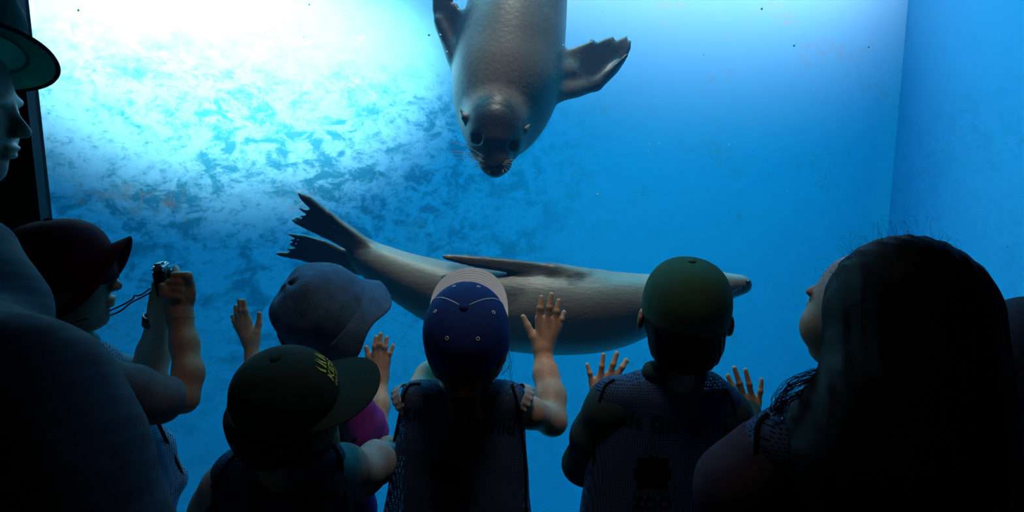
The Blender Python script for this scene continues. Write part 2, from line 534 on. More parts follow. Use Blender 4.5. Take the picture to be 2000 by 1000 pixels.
# ------------------------------------------------------------------ sea lions
def fur(name, back, belly, patch):
    m, nt, b = nodemat(name, back, 0.42, 0.5)
    L = nt.links.new
    tc = add(nt, 'ShaderNodeTexCoord')
    mp = add(nt, 'ShaderNodeMapping'); mp.inputs['Scale'].default_value = patch
    L(tc.outputs['Object'], mp.inputs['Vector'])
    n = add(nt, 'ShaderNodeTexNoise'); n.inputs['Scale'].default_value = 3.5; n.inputs['Detail'].default_value = 5
    L(mp.outputs[0], n.inputs['Vector'])
    r = add(nt, 'ShaderNodeMapRange'); r.inputs['From Min'].default_value = 0.38; r.inputs['From Max'].default_value = 0.64
    L(n.outputs['Fac'], r.inputs['Value'])
    mx = add(nt, 'ShaderNodeMix', data_type='RGBA'); mx.inputs[6].default_value = (*back, 1); mx.inputs[7].default_value = (*belly, 1)
    L(r.outputs[0], mx.inputs[0])
    col = mx.outputs[2]
    n2 = add(nt, 'ShaderNodeTexNoise'); n2.inputs['Scale'].default_value = 60; n2.inputs['Detail'].default_value = 4
    L(mp.outputs[0], n2.inputs['Vector'])
    bp = add(nt, 'ShaderNodeBump'); bp.inputs['Strength'].default_value = 0.16; bp.inputs['Distance'].default_value = 0.008
    L(n2.outputs['Fac'], bp.inputs['Height']); L(bp.outputs[0], b.inputs['Normal'])
    return m, nt, b, col

def dark_zone(nt, b, col, zones):
    """real coat markings: darker fur inside soft spheres (centre, radius, softness, colour)"""
    L = nt.links.new
    tc = add(nt, 'ShaderNodeTexCoord')
    n = add(nt, 'ShaderNodeTexNoise'); n.inputs['Scale'].default_value = 45; n.inputs['Detail'].default_value = 3
    L(tc.outputs['Object'], n.inputs['Vector'])
    for c, rad, soft, colr in zones:
        d = add(nt, 'ShaderNodeVectorMath', operation='DISTANCE'); d.inputs[1].default_value = tuple(c)
        L(tc.outputs['Object'], d.inputs[0])
        w = add(nt, 'ShaderNodeMath', operation='MULTIPLY_ADD'); L(n.outputs['Fac'], w.inputs[0]); w.inputs[1].default_value = soft * 1.6; L(d.outputs['Value'], w.inputs[2])
        r = add(nt, 'ShaderNodeMapRange'); r.interpolation_type = 'SMOOTHSTEP'
        r.inputs['From Min'].default_value = rad + soft * 1.6; r.inputs['From Max'].default_value = rad
        L(w.outputs[0], r.inputs['Value'])
        mx = add(nt, 'ShaderNodeMix', data_type='RGBA'); mx.inputs[7].default_value = (*colr, 1)
        L(r.outputs[0], mx.inputs[0]); L(col, mx.inputs[6])
        col = mx.outputs[2]
    L(col, b.inputs['Base Color'])

def plane_poly(pxpts, Y0, sx, sz, ref):
    """outline given in picture coordinates -> (x, z) on the tilted plane y = c + sx x + sz z through W(ref, Y0)"""
    p0 = W(*ref, Y0); c = Y0 - sx * p0[0] - sz * p0[2]
    out = []
    for px, py in pxpts:
        Y = Y0
        for _ in range(6):
            p = W(px, py, Y); Y = c + sx * p[0] + sz * p[2]
        out.append((p[0], p[2]))
    return out, (c, sx, sz)

def body_chain(S, pts, k=0.02):
    P = [W(x, y, Y) for x, y, Y, r in pts]; R = [r * PX(Y) for x, y, Y, r in pts]
    sp = smooth_path(np.column_stack([np.array(P), R]), 4)
    for i in range(len(sp) - 1):
        S.cone(sp[i, :3], sp[i + 1, :3], sp[i, 3], sp[i + 1, 3], k)

MAT_EYE, _, _ = nodemat('dark_glossy_eye', (0.006, 0.006, 0.008), 0.08, 0.8)
MAT_WHISK, _, _ = nodemat('whisker', (0.55, 0.5, 0.42), 0.4)
MAT_NOSE, _, _ = nodemat('wet_black_nose', (0.012, 0.011, 0.012), 0.25, 0.6)

# --- sea lion diving head-down
Y1 = 2.55
A = thing('sea_lion', 'brown sea lion diving head down, facing the viewers', 'sea lion', tuple(W(990, 150, 2.6)), 'sea lions in the tank')
S = Sdf()
body_chain(S, [(976, 240, 2.52, 68), (982, 205, 2.56, 86), (988, 165, 2.60, 97), (993, 125, 2.64, 97), (1000, 80, 2.68, 94), (1008, 30, 2.73, 89), (1015, -30, 2.79, 84),
               (1018, -110, 2.87, 78), (1018, -190, 2.96, 66), (1014, -265, 3.06, 50), (1008, -330, 3.16, 33), (1004, -375, 3.25, 22)])
head_c = W(968, 250, 2.43)
def h1(px, py, Y): return W(px, py, Y)
m1 = PX(2.4)
S.ell(W(968, 248, 2.44), (60 * m1, 66 * m1, 60 * m1), None, 0.05)
S.ell(W(967, 282, 2.40), (47 * m1, 46 * m1, 44 * m1), None, 0.04)
S.cone(W(967, 290, 2.37), W(967, 326, 2.335), 36 * m1, 19 * m1, 0.03)
S.ell(W(956, 318, 2.335), (19 * m1, 15 * m1, 19 * m1), None, 0.02)
S.ell(W(980, 318, 2.335), (19 * m1, 15 * m1, 19 * m1), None, 0.02)
S.cone(W(968, 322, 2.37), W(968, 334, 2.35), 16 * m1, 10 * m1, 0.02)
for ex, ey in ((936, 268), (1001, 281)):
    S.ell(W(ex, ey - 8, 2.375), (15 * m1, 10 * m1, 7 * m1), None, 0.015)      # brow
    S.sub(W(ex, ey + 3, 2.345), (11 * m1, 15 * m1, 10 * m1), None, 0.012)
# fore flippers
pr, plr = plane_poly([(1075, 120), (1097, 106), (1118, 92), (1145, 83), (1158, 76), (1164, 82), (1180, 75), (1197, 70), (1202, 79), (1213, 73), (1225, 69), (1226, 80), (1233, 77), (1232, 95),
                      (1222, 118), (1206, 142), (1186, 160), (1160, 176), (1130, 189), (1095, 196), (1070, 190)], 2.60, 0.35, 0.25, (1090, 150))
S.poly(pr, plr, 0.013, 0.035)
S.cone(W(1060, 150, 2.62), W(1112, 140, 2.63), 0.055, 0.022, 0.04)
S.cone(W(1090, 180, 2.60), W(1165, 166, 2.645), 0.026, 0.012, 0.03)
S.cone(W(1165, 166, 2.645), W(1224, 108, 2.67), 0.012, 0.007, 0.03)
pl_, pll = plane_poly([(905, 150), (885, 130), (868, 96), (852, 56), (844, 20), (845, -30), (858, -70), (876, -78), (885, -55), (880, -40), (893, -30), (884, 6), (892, 6), (898, 18), (908, 26), (916, 42), (914, 62), (925, 110)], 2.62, -0.3, 0.2, (900, 100))
S.poly(pl_, pll, 0.013, 0.035)
S.cone(W(915, 135, 2.64), W(890, 105, 2.63), 0.04, 0.022, 0.04)
S.cone(W(890, 110, 2.62), W(856, 40, 2.66), 0.022, 0.010, 0.03)
# hind flippers, folded together above the frame
for dx in (-1, 1):
    hp, hpl = plane_poly([(1004 + dx * 4, -365), (1004 + dx * 24, -400), (1004 + dx * 44, -445), (1004 + dx * 40, -452), (1004 + dx * 32, -440), (1004 + dx * 30, -462), (1004 + dx * 22, -444), (1004 + dx * 16, -462), (1004 + dx * 12, -430), (1004 + dx * 2, -395)], 3.22, 0.0, 0.5, (1004, -365))
    S.poly(hp, hpl, 0.014, 0.03)
MAT_SL1, nt1, b1, col1 = fur('sea_lion_coat_dark', (0.19, 0.155, 0.125), (0.30, 0.25, 0.20), (1, 1, 1))
dark = (0.045, 0.038, 0.034)
dark_zone(nt1, b1, col1, [(W(968, 195, 2.46), 0.11, 0.06, (0.42, 0.36, 0.30)), (W(966, 228, 2.36), 0.085, 0.03, dark), (W(960, 272, 2.35), 0.095, 0.03, dark), (W(968, 325, 2.34), 0.05, 0.02, dark),
                          (W(1180, 120, 2.64), 0.11, 0.05, (0.06, 0.055, 0.055)), (W(862, 40, 2.63), 0.13, 0.04, (0.06, 0.055, 0.055)),
                          (W(975, 303, 2.31), 0.022, 0.02, (0.17, 0.13, 0.10))])
v, q = S.mesh(0.0065, hi=(9, 9, 9))
SL1 = np_obj('body', v, q, MAT_SL1, A)
bv1 = BVHTree.FromPolygons([Vector(p) for p in v], [tuple(int(i) for i in f) for f in q])
def ball(name, c, r, mat, parent, R=None, seg=16, rings=10):
    bm = bmesh.new(); bmesh.ops.create_uvsphere(bm, u_segments=seg, v_segments=rings, radius=1.0)
    M = Matrix.Translation(Vector(c)) @ ((Matrix([list(x) for x in R]).to_4x4()) if R is not None else Matrix()) @ Matrix.Diagonal((*(r if hasattr(r, '__len__') else (r, r, r)), 1))
    bmesh.ops.transform(bm, matrix=M, verts=bm.verts)
    me = bpy.data.meshes.new(name); bm.to_mesh(me); bm.free()
    me.polygons.foreach_set('use_smooth', [True] * len(me.polygons)); me.materials.append(mat)
    return link(bpy.data.objects.new(name, me), parent)
def on_surface(bv, px, py, sink=0.0, fallback=2.4):
    o = Vector((0, 0, CAMZ)); d = (Vector(W(px, py, 1.0)) - o).normalized()
    h = bv.ray_cast(o, d)
    if h[0] is None:
        return np.array(W(px, py, fallback)), np.array((0, -1, 0))
    return np.array(h[0] + d * sink), np.array(h[1])
for ex, ey in ((937, 272), (1003, 286)):
    p, n_ = on_surface(bv1, ex, ey, 0.006)
    ball('eye', p, 0.0155, MAT_EYE, A)
p, _ = on_surface(bv1, 967, 336, 0.008)
ball('nose', p, (0.024, 0.016, 0.015), MAT_NOSE, A)
for (tx, ty), (bx_, by_) in (((901, 216), (915, 243)), ((1034, 245), (1017, 262))):
    e = Sdf(); b0 = W(bx_, by_, 2.40); t0 = W(tx, ty, 2.40); mid = (b0 + t0) / 2 + np.array((0, -0.006, 0))
    e.chain([b0, mid, t0], [0.014, 0.0105, 0.005], 0.01)
    ev, eq = e.mesh(0.002); np_obj('ear', ev, eq, MAT_SL1, A)
def whiskers(parent, roots, tips, mat, r0=0.0016):
    for a, b in zip(roots, tips):
        mid = (np.array(a) + np.array(b)) / 2 + np.array((0, -0.01, 0.012))
        path = smooth_path([a, mid, b], 6)
        tubes('whisker', [(path, np.linspace(r0, r0 * 0.35, len(path)))], mat, parent, 5)
wl_r, wl_t = [], []
for i, (tx, ty) in enumerate([(866, 274), (873, 297), (880, 302), (890, 310), (903, 318), (912, 325), (918, 333), (930, 338)]):
    p, _ = on_surface(bv1, 948 - (i % 3) * 3, 308 + i * 3, 0.004); wl_r.append(p); wl_t.append(W(tx, ty, 2.30 - 0.01 * (i % 3)))
for i, (tx, ty) in enumerate([(1017, 323), (1012, 330), (1008, 337), (1003, 345), (996, 350), (985, 355)]):
    p, _ = on_surface(bv1, 985 - (i % 3) * 2, 316 + i * 3, 0.004); wl_r.append(p); wl_t.append(W(tx, ty, 2.29))
whiskers(A, wl_r, wl_t, MAT_WHISK)

# --- sea lion gliding sideways, low behind the children
B = thing('sea_lion', 'long tan sea lion gliding sideways low behind the children', 'sea lion', tuple(W(1050, 600, 2.3)), 'sea lions in the tank')
S = Sdf()
body_chain(S, [(700, 497, 2.36, 20), (735, 513, 2.35, 33), (775, 535, 2.34, 42), (830, 560, 2.33, 54), (900, 586, 2.32, 67), (975, 601, 2.31, 77), (1060, 607, 2.30, 82), (1140, 609, 2.30, 79),
               (1205, 604, 2.30, 70), (1265, 592, 2.30, 53), (1330, 577, 2.29, 40), (1380, 566, 2.28, 32), (1415, 560, 2.27, 22), (1438, 557, 2.265, 15), (1455, 556, 2.26, 11)])
m2 = PX(2.28)
S.ell(W(1372, 565, 2.28), (44 * m2, 34 * m2, 34 * m2), None, 0.04)
up, upl = plane_poly([(735, 480), (702, 452), (666, 428), (632, 403), (606, 383), (592, 378), (581, 377), (588, 391), (608, 410), (597, 410), (585, 407), (594, 415), (610, 423), (598, 422), (584, 419), (592, 426), (604, 431), (590, 428), (577, 424), (584, 432), (568, 428),
                      (576, 437), (598, 447), (629, 461), (666, 477), (686, 488), (697, 500), (720, 515)], 2.36, 0.12, 0.0, (700, 490))
S.poly(up, upl, 0.011, 0.03)
lo_, lol = plane_poly([(712, 505), (697, 500), (676, 488), (637, 470), (598, 459), (572, 456), (558, 457), (570, 463), (587, 469), (574, 467), (561, 466), (572, 473), (586, 477), (572, 475), (560, 473), (570, 481), (586, 486), (568, 485), (554, 482), (563, 489), (577, 494), (555, 491),
                       (535, 493), (542, 499), (556, 503), (584, 508), (625, 520), (670, 532), (715, 540)], 2.39, 0.2, 0.0, (700, 510))
S.poly(lo_, lol, 0.011, 0.03)
# toe ridges along the upper hind flipper
for a_, b_, c_ in (((583, 378), (640, 418), (725, 485)), ((587, 408), (650, 443), (722, 490)), ((580, 425), (640, 450), (718, 494)), ((570, 429), (630, 457), (715, 500))):
    S.chain([W(*a_, 2.352 - 0.004), W(*b_, 2.338), W(*c_, 2.335)], [0.004, 0.007, 0.016], 0.012)
# fore flipper laid back along the flank
ff, ffl = plane_poly([(1150, 530), (1090, 517), (1030, 509), (950, 501), (900, 497), (872, 496), (861, 500), (868, 507), (890, 513), (930, 523), (985, 531), (1050, 537), (1105, 540), (1150, 545)], 2.262, 0.10, 0.35, (1120, 535))
S.poly(ff, ffl, 0.011, 0.02)
S.cone(W(1165, 556, 2.29), W(1080, 529, 2.258), 0.04, 0.013, 0.04)
MAT_SL2, nt2, b2, col2 = fur('sea_lion_coat_tan', (0.17, 0.135, 0.098), (0.30, 0.24, 0.175), (0.6, 1, 1.6))
dark_zone(nt2, b2, col2, [(W(1119, 547, 2.22), 0.022, 0.016, (0.035, 0.03, 0.028)), (W(1134, 539, 2.23), 0.018, 0.012, (0.035, 0.03, 0.028)), (W(960, 512, 2.24), 0.15, 0.03, (0.085, 0.07, 0.058)), (W(1070, 522, 2.24), 0.05, 0.04, (0.085, 0.07, 0.058)), (W(1084, 560, 2.14), 0.012, 0.02, (0.09, 0.075, 0.06)),
                          (W(600, 430, 2.34), 0.10, 0.06, (0.075, 0.062, 0.055)), (W(600, 480, 2.37), 0.14, 0.06, (0.06, 0.052, 0.048)), (W(690, 480, 2.33), 0.06, 0.06, (0.10, 0.085, 0.07))])
v, q = S.mesh(0.0065)
np_obj('body', v, q, MAT_SL2, B)
bv2 = BVHTree.FromPolygons([Vector(p) for p in v], [tuple(int(i) for i in f) for f in q])
p, _ = on_surface(bv2, 1461, 552, 0.002, 2.26); ball('nose', p, (0.010, 0.013, 0.011), MAT_NOSE, B)
p, _ = on_surface(bv2, 1408, 548, 0.006, 2.25); ball('eye', p, 0.012, MAT_EYE, B)
e = Sdf(); e.chain([W(1368, 552, 2.235), W(1350, 558, 2.225), W(1340, 565, 2.225)], [0.009, 0.008, 0.004], 0.01)
ev, eq = e.mesh(0.002); np_obj('ear', ev, eq, MAT_SL2, B)
rts = [on_surface(bv2, 1448 - 3 * i, 558 + 2 * i, 0.002, 2.25)[0] for i in range(4)]
whiskers(B, rts, [W(1440 - 10 * i, 585 + 3 * i, 2.20) for i in range(4)], nodemat('dark_whisker', (0.12, 0.10, 0.08), 0.5)[0], 0.0006)

# drifting specks
MAT_SPECK, _, _ = nodemat('pale_speck', (0.9, 0.93, 0.95), 0.5)
SV, SF = [], []
def speck(c, r):
    o = len(SV)
    for d in ((1, 0, 0), (-1, 0, 0), (0, 1, 0), (0, -1, 0), (0, 0, 1.2), (0, 0, -1.2)):
        SV.append(tuple(np.array(c) + r * np.array(d)))
    for f in ((0, 2, 4), (2, 1, 4), (1, 3, 4), (3, 0, 4), (2, 0, 5), (1, 2, 5), (3, 1, 5), (0, 3, 5)):
        SF.append(tuple(i + o for i in f))
for px, py, Y, r in [(838, 68, 2.3, 2.6), (860, 69, 2.3, 2.8), (873, 102, 2.3, 2.4), (1100, 89, 2.3, 2.2), (1154, 78, 2.3, 1.8), (1167, 380, 2.2, 2.6), (1488, 17, 2.4, 2.6), (1551, 89, 2.4, 2.4), (1375, 107, 2.4, 1.5),
                     (1697, 92, 2.6, 2.2), (1899, 524, 2.3, 3.0), (1968, 481, 2.3, 2.6), (1424, 283, 2.6, 1.4), (1537, 372, 2.6, 1.4), (153, 20, 2.3, 2.6), (604, 9, 2.8, 1.8), (1287, 280, 2.5, 1.6)]:
    speck(W(px, py, Y), r * PX(Y))
for i in range(90):
    Yr = rng.uniform(1.9, 3.6)
    speck(W(rng.uniform(60, 2000), rng.uniform(-60, 900), Yr), rng.uniform(0.5, 1.3) * PX(Yr))
sp = mesh_obj('drifting_specks', SV, SF, MAT_SPECK, smooth=False)
sp['kind'] = 'stuff'; sp['label'] = 'tiny pale specks drifting in the tank water'; sp['category'] = 'specks'
# ------------------------------------------------------------------ people: shared builders
MAT_SKIN, snt, sb = nodemat('skin', (0.50, 0.27, 0.17), 0.5, 0.35)
_tc = add(snt, 'ShaderNodeTexCoord'); _n = add(snt, 'ShaderNodeTexNoise'); _n.inputs['Scale'].default_value = 90; _n.inputs['Detail'].default_value = 5
_m = add(snt, 'ShaderNodeMix', data_type='RGBA'); _m.inputs[6].default_value = (0.42, 0.21, 0.13, 1); _m.inputs[7].default_value = (0.60, 0.35, 0.23, 1)
snt.links.new(_tc.outputs['Object'], _n.inputs['Vector']); snt.links.new(_n.outputs['Fac'], _m.inputs[0]); snt.links.new(_m.outputs[2], sb.inputs['Base Color'])
MAT_NAIL, _, _ = nodemat('finger_nail', (0.62, 0.38, 0.30), 0.3, 0.5)
MAT_HAIR_DK, _, _ = nodemat('dark_brown_hair', (0.006, 0.0045, 0.004), 0.6, 0.12)
MAT_HAIR_BR, _, _ = nodemat('brown_hair', (0.025, 0.016, 0.011), 0.55, 0.2)
MAT_BLACK = fabric('black_binding', (0.006, 0.006, 0.008))
MAT_INK, _, _ = nodemat('black_print', (0.004, 0.004, 0.006), 0.85, 0.05)
MAT_TROUSER = fabric('dark_trouser_cloth', (0.02, 0.024, 0.035))
MAT_SHOE = fabric('dark_shoe', (0.03, 0.03, 0.032), 0.6)

def mesh_cloth(name, base, pitch=0.0052, hole=0.30):
    """knitted sports mesh: rows of small open holes"""
    m, nt, b = nodemat(name, base, 0.75, 0.2)
    L = nt.links.new
    tc = add(nt, 'ShaderNodeTexCoord'); sx = add(nt, 'ShaderNodeSeparateXYZ'); L(tc.outputs['Object'], sx.inputs[0])
    def mth(op, a, bb, **k):
        n = add(nt, 'ShaderNodeMath', operation=op)
        for i, s in enumerate((a, bb)):
            if s is None: continue
            if isinstance(s, (int, float)): n.inputs[i].default_value = s
            else: L(s, n.inputs[i])
        return n.outputs[0]
    hx = mth('ADD', sx.outputs[0], mth('MULTIPLY', sx.outputs[1], 0.6))
    u = mth('SINE', mth('MULTIPLY', hx, PI / pitch), None)
    v = mth('SINE', mth('MULTIPLY', sx.outputs[2], PI / pitch), None)
    pr = mth('ABSOLUTE', mth('MULTIPLY', u, v), None)
    op = mth('GREATER_THAN', pr, 1 - hole)
    tr = add(nt, 'ShaderNodeBsdfTransparent')
    mx = add(nt, 'ShaderNodeMixShader')
    L(op, mx.inputs[0]); L(b.outputs[0], mx.inputs[1]); L(tr.outputs[0], mx.inputs[2])
    L(mx.outputs[0], nt.nodes['Material Output'].inputs['Surface'])
    return m
def translucent(mat, amount):
    """thin cloth that lets some light through"""
    nt = mat.node_tree; b = nt.nodes['Principled BSDF']
    t = add(nt, 'ShaderNodeBsdfTranslucent'); mx = add(nt, 'ShaderNodeMixShader'); mx.inputs[0].default_value = amount
    if b.inputs['Base Color'].links: nt.links.new(b.inputs['Base Color'].links[0].from_socket, t.inputs['Color'])
    nt.links.new(b.outputs[0], mx.inputs[1]); nt.links.new(t.outputs[0], mx.inputs[2])
    nt.links.new(mx.outputs[0], nt.nodes['Material Output'].inputs['Surface'])
    return mat
MAT_VEST = mesh_cloth('blue_mesh_cloth', (0.035, 0.070, 0.16))
MAT_VEST_PALE = mesh_cloth('pale_blue_mesh_cloth', (0.22, 0.30, 0.46))

def head_sdf(S, c, R, h, ears=True, eo=0.0):
    """c centre of the head, R columns right / face / up, h chin-to-crown height"""
    c = np.array(c, float)
    def L(x, y, z): return c + R @ (np.array((x, y, z)) * h)
    def E(p, r, k=0.03, rot=None): S.ell(L(*p), np.array(r) * h, R if rot is None else R @ rot, k * h)
    E((0, -0.06, 0.12), (0.36, 0.44, 0.38), .05)
    E((0, 0.10, -0.14), (0.29, 0.30, 0.34), .12)
    E((0, 0.23, -0.40), (0.13, 0.13, 0.10), .12)
    for s in (-1, 1):
        E((s * 0.17, 0.22, -0.17), (0.14, 0.14, 0.15), .10)
        E((s * 0.13, 0.345, 0.075), (0.12, 0.05, 0.035), .06)
        S.sub(L(s * 0.14, 0.44, 0.005), np.array((0.085, 0.075, 0.055)) * h, R, 0.03 * h)
        E((s * 0.14, 0.325, 0.0), (0.062, 0.055, 0.05), .01)
    S.cone(L(0, 0.36, 0.05), L(0, 0.465, -0.105), 0.028 * h, 0.046 * h, 0.05 * h)
    for s in (-1, 1): E((s * 0.045, 0.43, -0.115), (0.035, 0.045, 0.035), .03)
    E((0, 0.395, -0.225), (0.105, 0.045, 0.026), .025)
    E((0, 0.385, -0.275), (0.09, 0.045, 0.028), .02)
    if ears:
        for s in (-1, 1):
            a = s * 0.35; rot = np.array([[math.cos(a), -math.sin(a), 0], [math.sin(a), math.cos(a), 0], [0, 0, 1]])
            E((s * (0.385 + eo), -0.06, -0.04), (0.035, 0.085, 0.13), .03, rot)
            S.sub(L(s * (0.425 + eo), -0.035, -0.03), np.array((0.02, 0.05, 0.08)) * h, R, 0.02 * h)

def torso_pts(sL, sR, hL, hR):
    return [np.array(p, float) for p in (sL, sR, hL, hR)]

def torso_sdf(S, sL, sR, hL, hR, rs, rh, k=0.05):
    sL, sR, hL, hR = torso_pts(sL, sR, hL, hR)
    S.cone(sL, sR, rs, rs, k)
    for t in (0.0, 0.33, 0.67, 1.0):
        a, b = sL * (1 - t) + sR * t, hL * (1 - t) + hR * t
        S.cone(a + (b - a) * 0.12, b, rs * 1.05, rh, k)
    S.cone(hL, hR, rh, rh, k)

def legs_sdf(S, hL, hR, rt, rc, foot=0.06, kx=0.0):
    out = []
    for h, s in ((np.array(hL, float), -1), (np.array(hR, float), 1)):
        kn = np.array((h[0] + s * 0.01, h[1] + 0.02, h[2] * 0.52)); an = np.array((h[0] + s * 0.015, h[1], foot))
        S.chain([h, kn, an], [rt, rt * 0.75, rc], 0.03); out.append(an)
    return out

def shoes(parent, ankles, size, fwd=(0, 1, 0)):
    f = unit(fwd)
    for a in ankles:
        S = Sdf(); g = np.array((a[0], a[1], 0.0))
        S.cone(g + np.array((0, 0, 0.034)) - f * size * 0.2, g + f * size * 0.55 + np.array((0, 0, 0.030)), 0.032, 0.030, 0.02)
        S.cone(a + np.array((0, 0, 0.01)), g + np.array((0, 0, 0.04)), 0.036, 0.034, 0.02)
        S.cut((0, 0, 0.002), (0, 0, -1))
        v, q = S.mesh(0.007); np_obj('shoe', v, q, MAT_SHOE, parent)

def build_body(S, parent, regions, res=0.008, mat=None):
    """regions: (point, direction, radius, res): finer mesh beyond the plane, within the radius"""
    def inside(c, r, m=0.0):
        d = c - r[0]
        return ((d @ unit(r[1])) > -m) & (np.linalg.norm(d, axis=1) < r[2] + m)
    g = S.mesh(res)
    parts = [keep(g, lambda c: ~np.any([inside(c, r) for r in regions], axis=0))] if regions else [g]
    for r in regions:
        p = np.array(r[0])
        gg = S.mesh(r[3], p - r[2] - 0.01, p + r[2] + 0.01)
        parts.append(keep(gg, lambda c: inside(c, r, res * 0.7)))
    v, q = join_geo(parts)
    return np_obj('body', v, q, mat or MAT_SKIN, parent)

def flat_hand(S, wrist, fingers, thumb, Yt, rf=0.0068, rw=0.019, palm=None, Yw=None):
    """hand pressed to the window: fingers [(base px), (tip px)] index..little, thumb [(px) x3]"""
    w = W(*wrist, Yw or Yt - 0.020)
    bases = []
    for b, t in fingers:
        B, T = W(*b, Yt - 0.008), W(*t, Yt)
        M = B * 0.48 + T * 0.52 + np.array((0, -0.004, 0)); bases.append(B)
        a = w * 0.75 + B * 0.25
        S.cone(a, B, rw * 0.62, rf * 1.35, 0.016)
    for (b, t), B, f in zip(fingers, bases, (1.0, 1.03, 0.98, 0.86)):
        T = W(*t, Yt); T = T + unit(B - T) * rf * 0.8
        M = B * 0.5 + T * 0.5 + np.array((0, -0.004, 0))
        S.chain([B, M, T], [rf * 1.18 * f, rf * 1.06 * f, rf * 0.86 * f], 0.0035)
        S.ell(M, np.array((1.1, 1.12, 1.0)) * rf * f, None, 0.003)
    P = [W(*thumb[0], Yt - 0.016), W(*thumb[1], Yt - 0.008), W(*thumb[2], Yt - 0.002)]
    P[2] = P[2] + unit(P[1] - P[2]) * rf * 0.8
    S.cone(w * 0.6 + P[0] * 0.4, P[0], rw * 0.7, rf * 1.5, 0.014)
    S.chain(P, [rf * 1.5, rf * 1.2, rf * 0.95], 0.005)
    return w

def nails(parent, fingers, thumb, Yt, rf=0.0068):
    for t in [f[1] for f in fingers] + ([thumb[2]] if thumb else []):
        T = W(*t, Yt); B = T + np.array((0, -rf * 0.62, -rf * 1.1))
        ball('finger_nail', B, (rf * 0.55, rf * 0.25, rf * 0.7), MAT_NAIL, parent, None, 8, 6)

def shell_grid(name, fn, nu, nv, thick, mat, parent, closed_u=False):
    """double-sided sheet from fn(i/nu, j/nv) -> (point, normal)"""
    V, F = [], []
    mu = nu if closed_u else nu + 1
    for s in (0, 1):
        for i in range(mu):
            for j in range(nv + 1):
                p, n = fn(i / nu, j / nv); V.append(p + n * (thick / 2 if s == 0 else -thick / 2))
    o = mu * (nv + 1)
    def id(i, j, s): return s * o + (i % mu) * (nv + 1) + j
    for i in range(nu):
        for j in range(nv):
            F.append((id(i, j, 0), id(i + 1, j, 0), id(i + 1, j + 1, 0), id(i, j + 1, 0)))
            F.append((id(i, j, 1), id(i, j + 1, 1), id(i + 1, j + 1, 1), id(i + 1, j, 1)))
        for j, e in ((0, 0), (nv, 1)):
            F.append((id(i, j, 0), id(i, j, 1), id(i + 1, j, 1), id(i + 1, j, 0)))
    if not closed_u:
        for i in (0, nu):
            for j in range(nv):
                F.append((id(i, j, 0), id(i, j + 1, 0), id(i, j + 1, 1), id(i, j, 1)))
    o_ = mesh_obj(name, V, F, mat, parent)
    bm = bmesh.new(); bm.from_mesh(o_.data); bmesh.ops.recalc_face_normals(bm, faces=bm.faces); bm.to_mesh(o_.data); bm.free()
    return o_

def crown_point(C, R, rx, ry, hz, th, ph, sq=0.85, seam=0.010):
    """th from the front towards the right ear, ph 0 at the rim .. pi/2 at the button"""
    c, s = max(0.0, math.cos(ph)) ** sq, max(0.0, math.sin(ph)) ** 0.95
    d = (th % (PI / 3)); d = min(d, PI / 3 - d)
    k = 1 - seam * math.exp(-(d / 0.07) ** 2)
    return C + R @ np.array((rx * c * math.sin(th) * k, ry * c * math.cos(th) * k, hz * s * (1 - 0.3 * seam * math.exp(-(d / 0.07) ** 2))))

def cap_crown(name, parent, C, R, rx, ry, hz, mat, low=-0.02, sq=0.85, seam=0.010, dent=None):
    def fn(u, v):
        th = 2 * PI * u
        def pt(t, w):
            if w < 0.12:
                z = low * (1 - w / 0.12)
                return crown_point(C, R, rx, ry, hz, t, 0, sq, seam) + R @ np.array((0, 0, z))
            p = crown_point(C, R, rx, ry, hz, t, (w - 0.12) / 0.88 * PI / 2 * 0.998, sq, seam)
            return p + R @ dent(t, w) if dent else p
        p = pt(th, v)
        n = unit(p - (C - R @ np.array((0, 0, hz * 0.3))))
        return p, n
    return shell_grid(name, fn, 72, 22, 0.0025, mat, parent, True)

def cap_brim(parent, C, R, rx, ry, ext, ang, droop, mat, tilt=0.0, wx=None, z0=-0.015, pw=0.75, stitch=0.0):
    ang = math.radians(ang); wx = wx or rx * math.sin(ang) * 1.02
    y0 = ry * math.cos(ang)
    def fn(u, v):
        t = (u * 2 - 1) * PI / 2 * 0.995
        a = ang * (u * 2 - 1)
        pi_ = np.array((rx * 0.985 * math.sin(a), ry * 0.985 * math.cos(a)))
        po = np.array((wx * math.sin(t), y0 + (ry + ext - y0) * math.cos(t) ** pw))
        p = pi_ * (1 - v) + po * v
        z = z0 + tilt * (p[1] - y0) - droop * (p[0] / wx) ** 2
        if stitch: z += stitch * (1 if int(v * 40) % 4 == 0 else 0)
        n = unit(np.array((2 * droop * p[0] / wx ** 2, -tilt, 1.0)))
        return C + R @ np.array((p[0], p[1], z)), R @ n
    return shell_grid('brim', fn, 48, 40 if stitch else 14, 0.0035, mat, parent)

def crown_line(C, R, rx, ry, hz, th, ph0, ph1, off=0.002, n=14):
    return [crown_point(C, R, rx, ry, hz, th(t) if callable(th) else th, ph0 + (ph1 - ph0) * t) + R @ (np.array((math.sin(th(t) if callable(th) else th), math.cos(th(t) if callable(th) else th), 0.4)) * off) for t in np.linspace(0, 1, n)]

def ring(name, c, nrm, r, thick, mat, parent):
    n = unit(nrm); a = unit(np.cross(n, (0.3, 0.2, 1))); b = np.cross(n, a)
    pts = [c + r * (math.cos(t) * a + math.sin(t) * b) for t in np.linspace(0, 2 * PI, 15)]
    return tubes(name, [(pts, thick)], mat, parent, 6)

def obj_bvh(o):
    return BVHTree.FromPolygons([v.co.copy() for v in o.data.vertices], [tuple(p.vertices) for p in o.data.polygons])

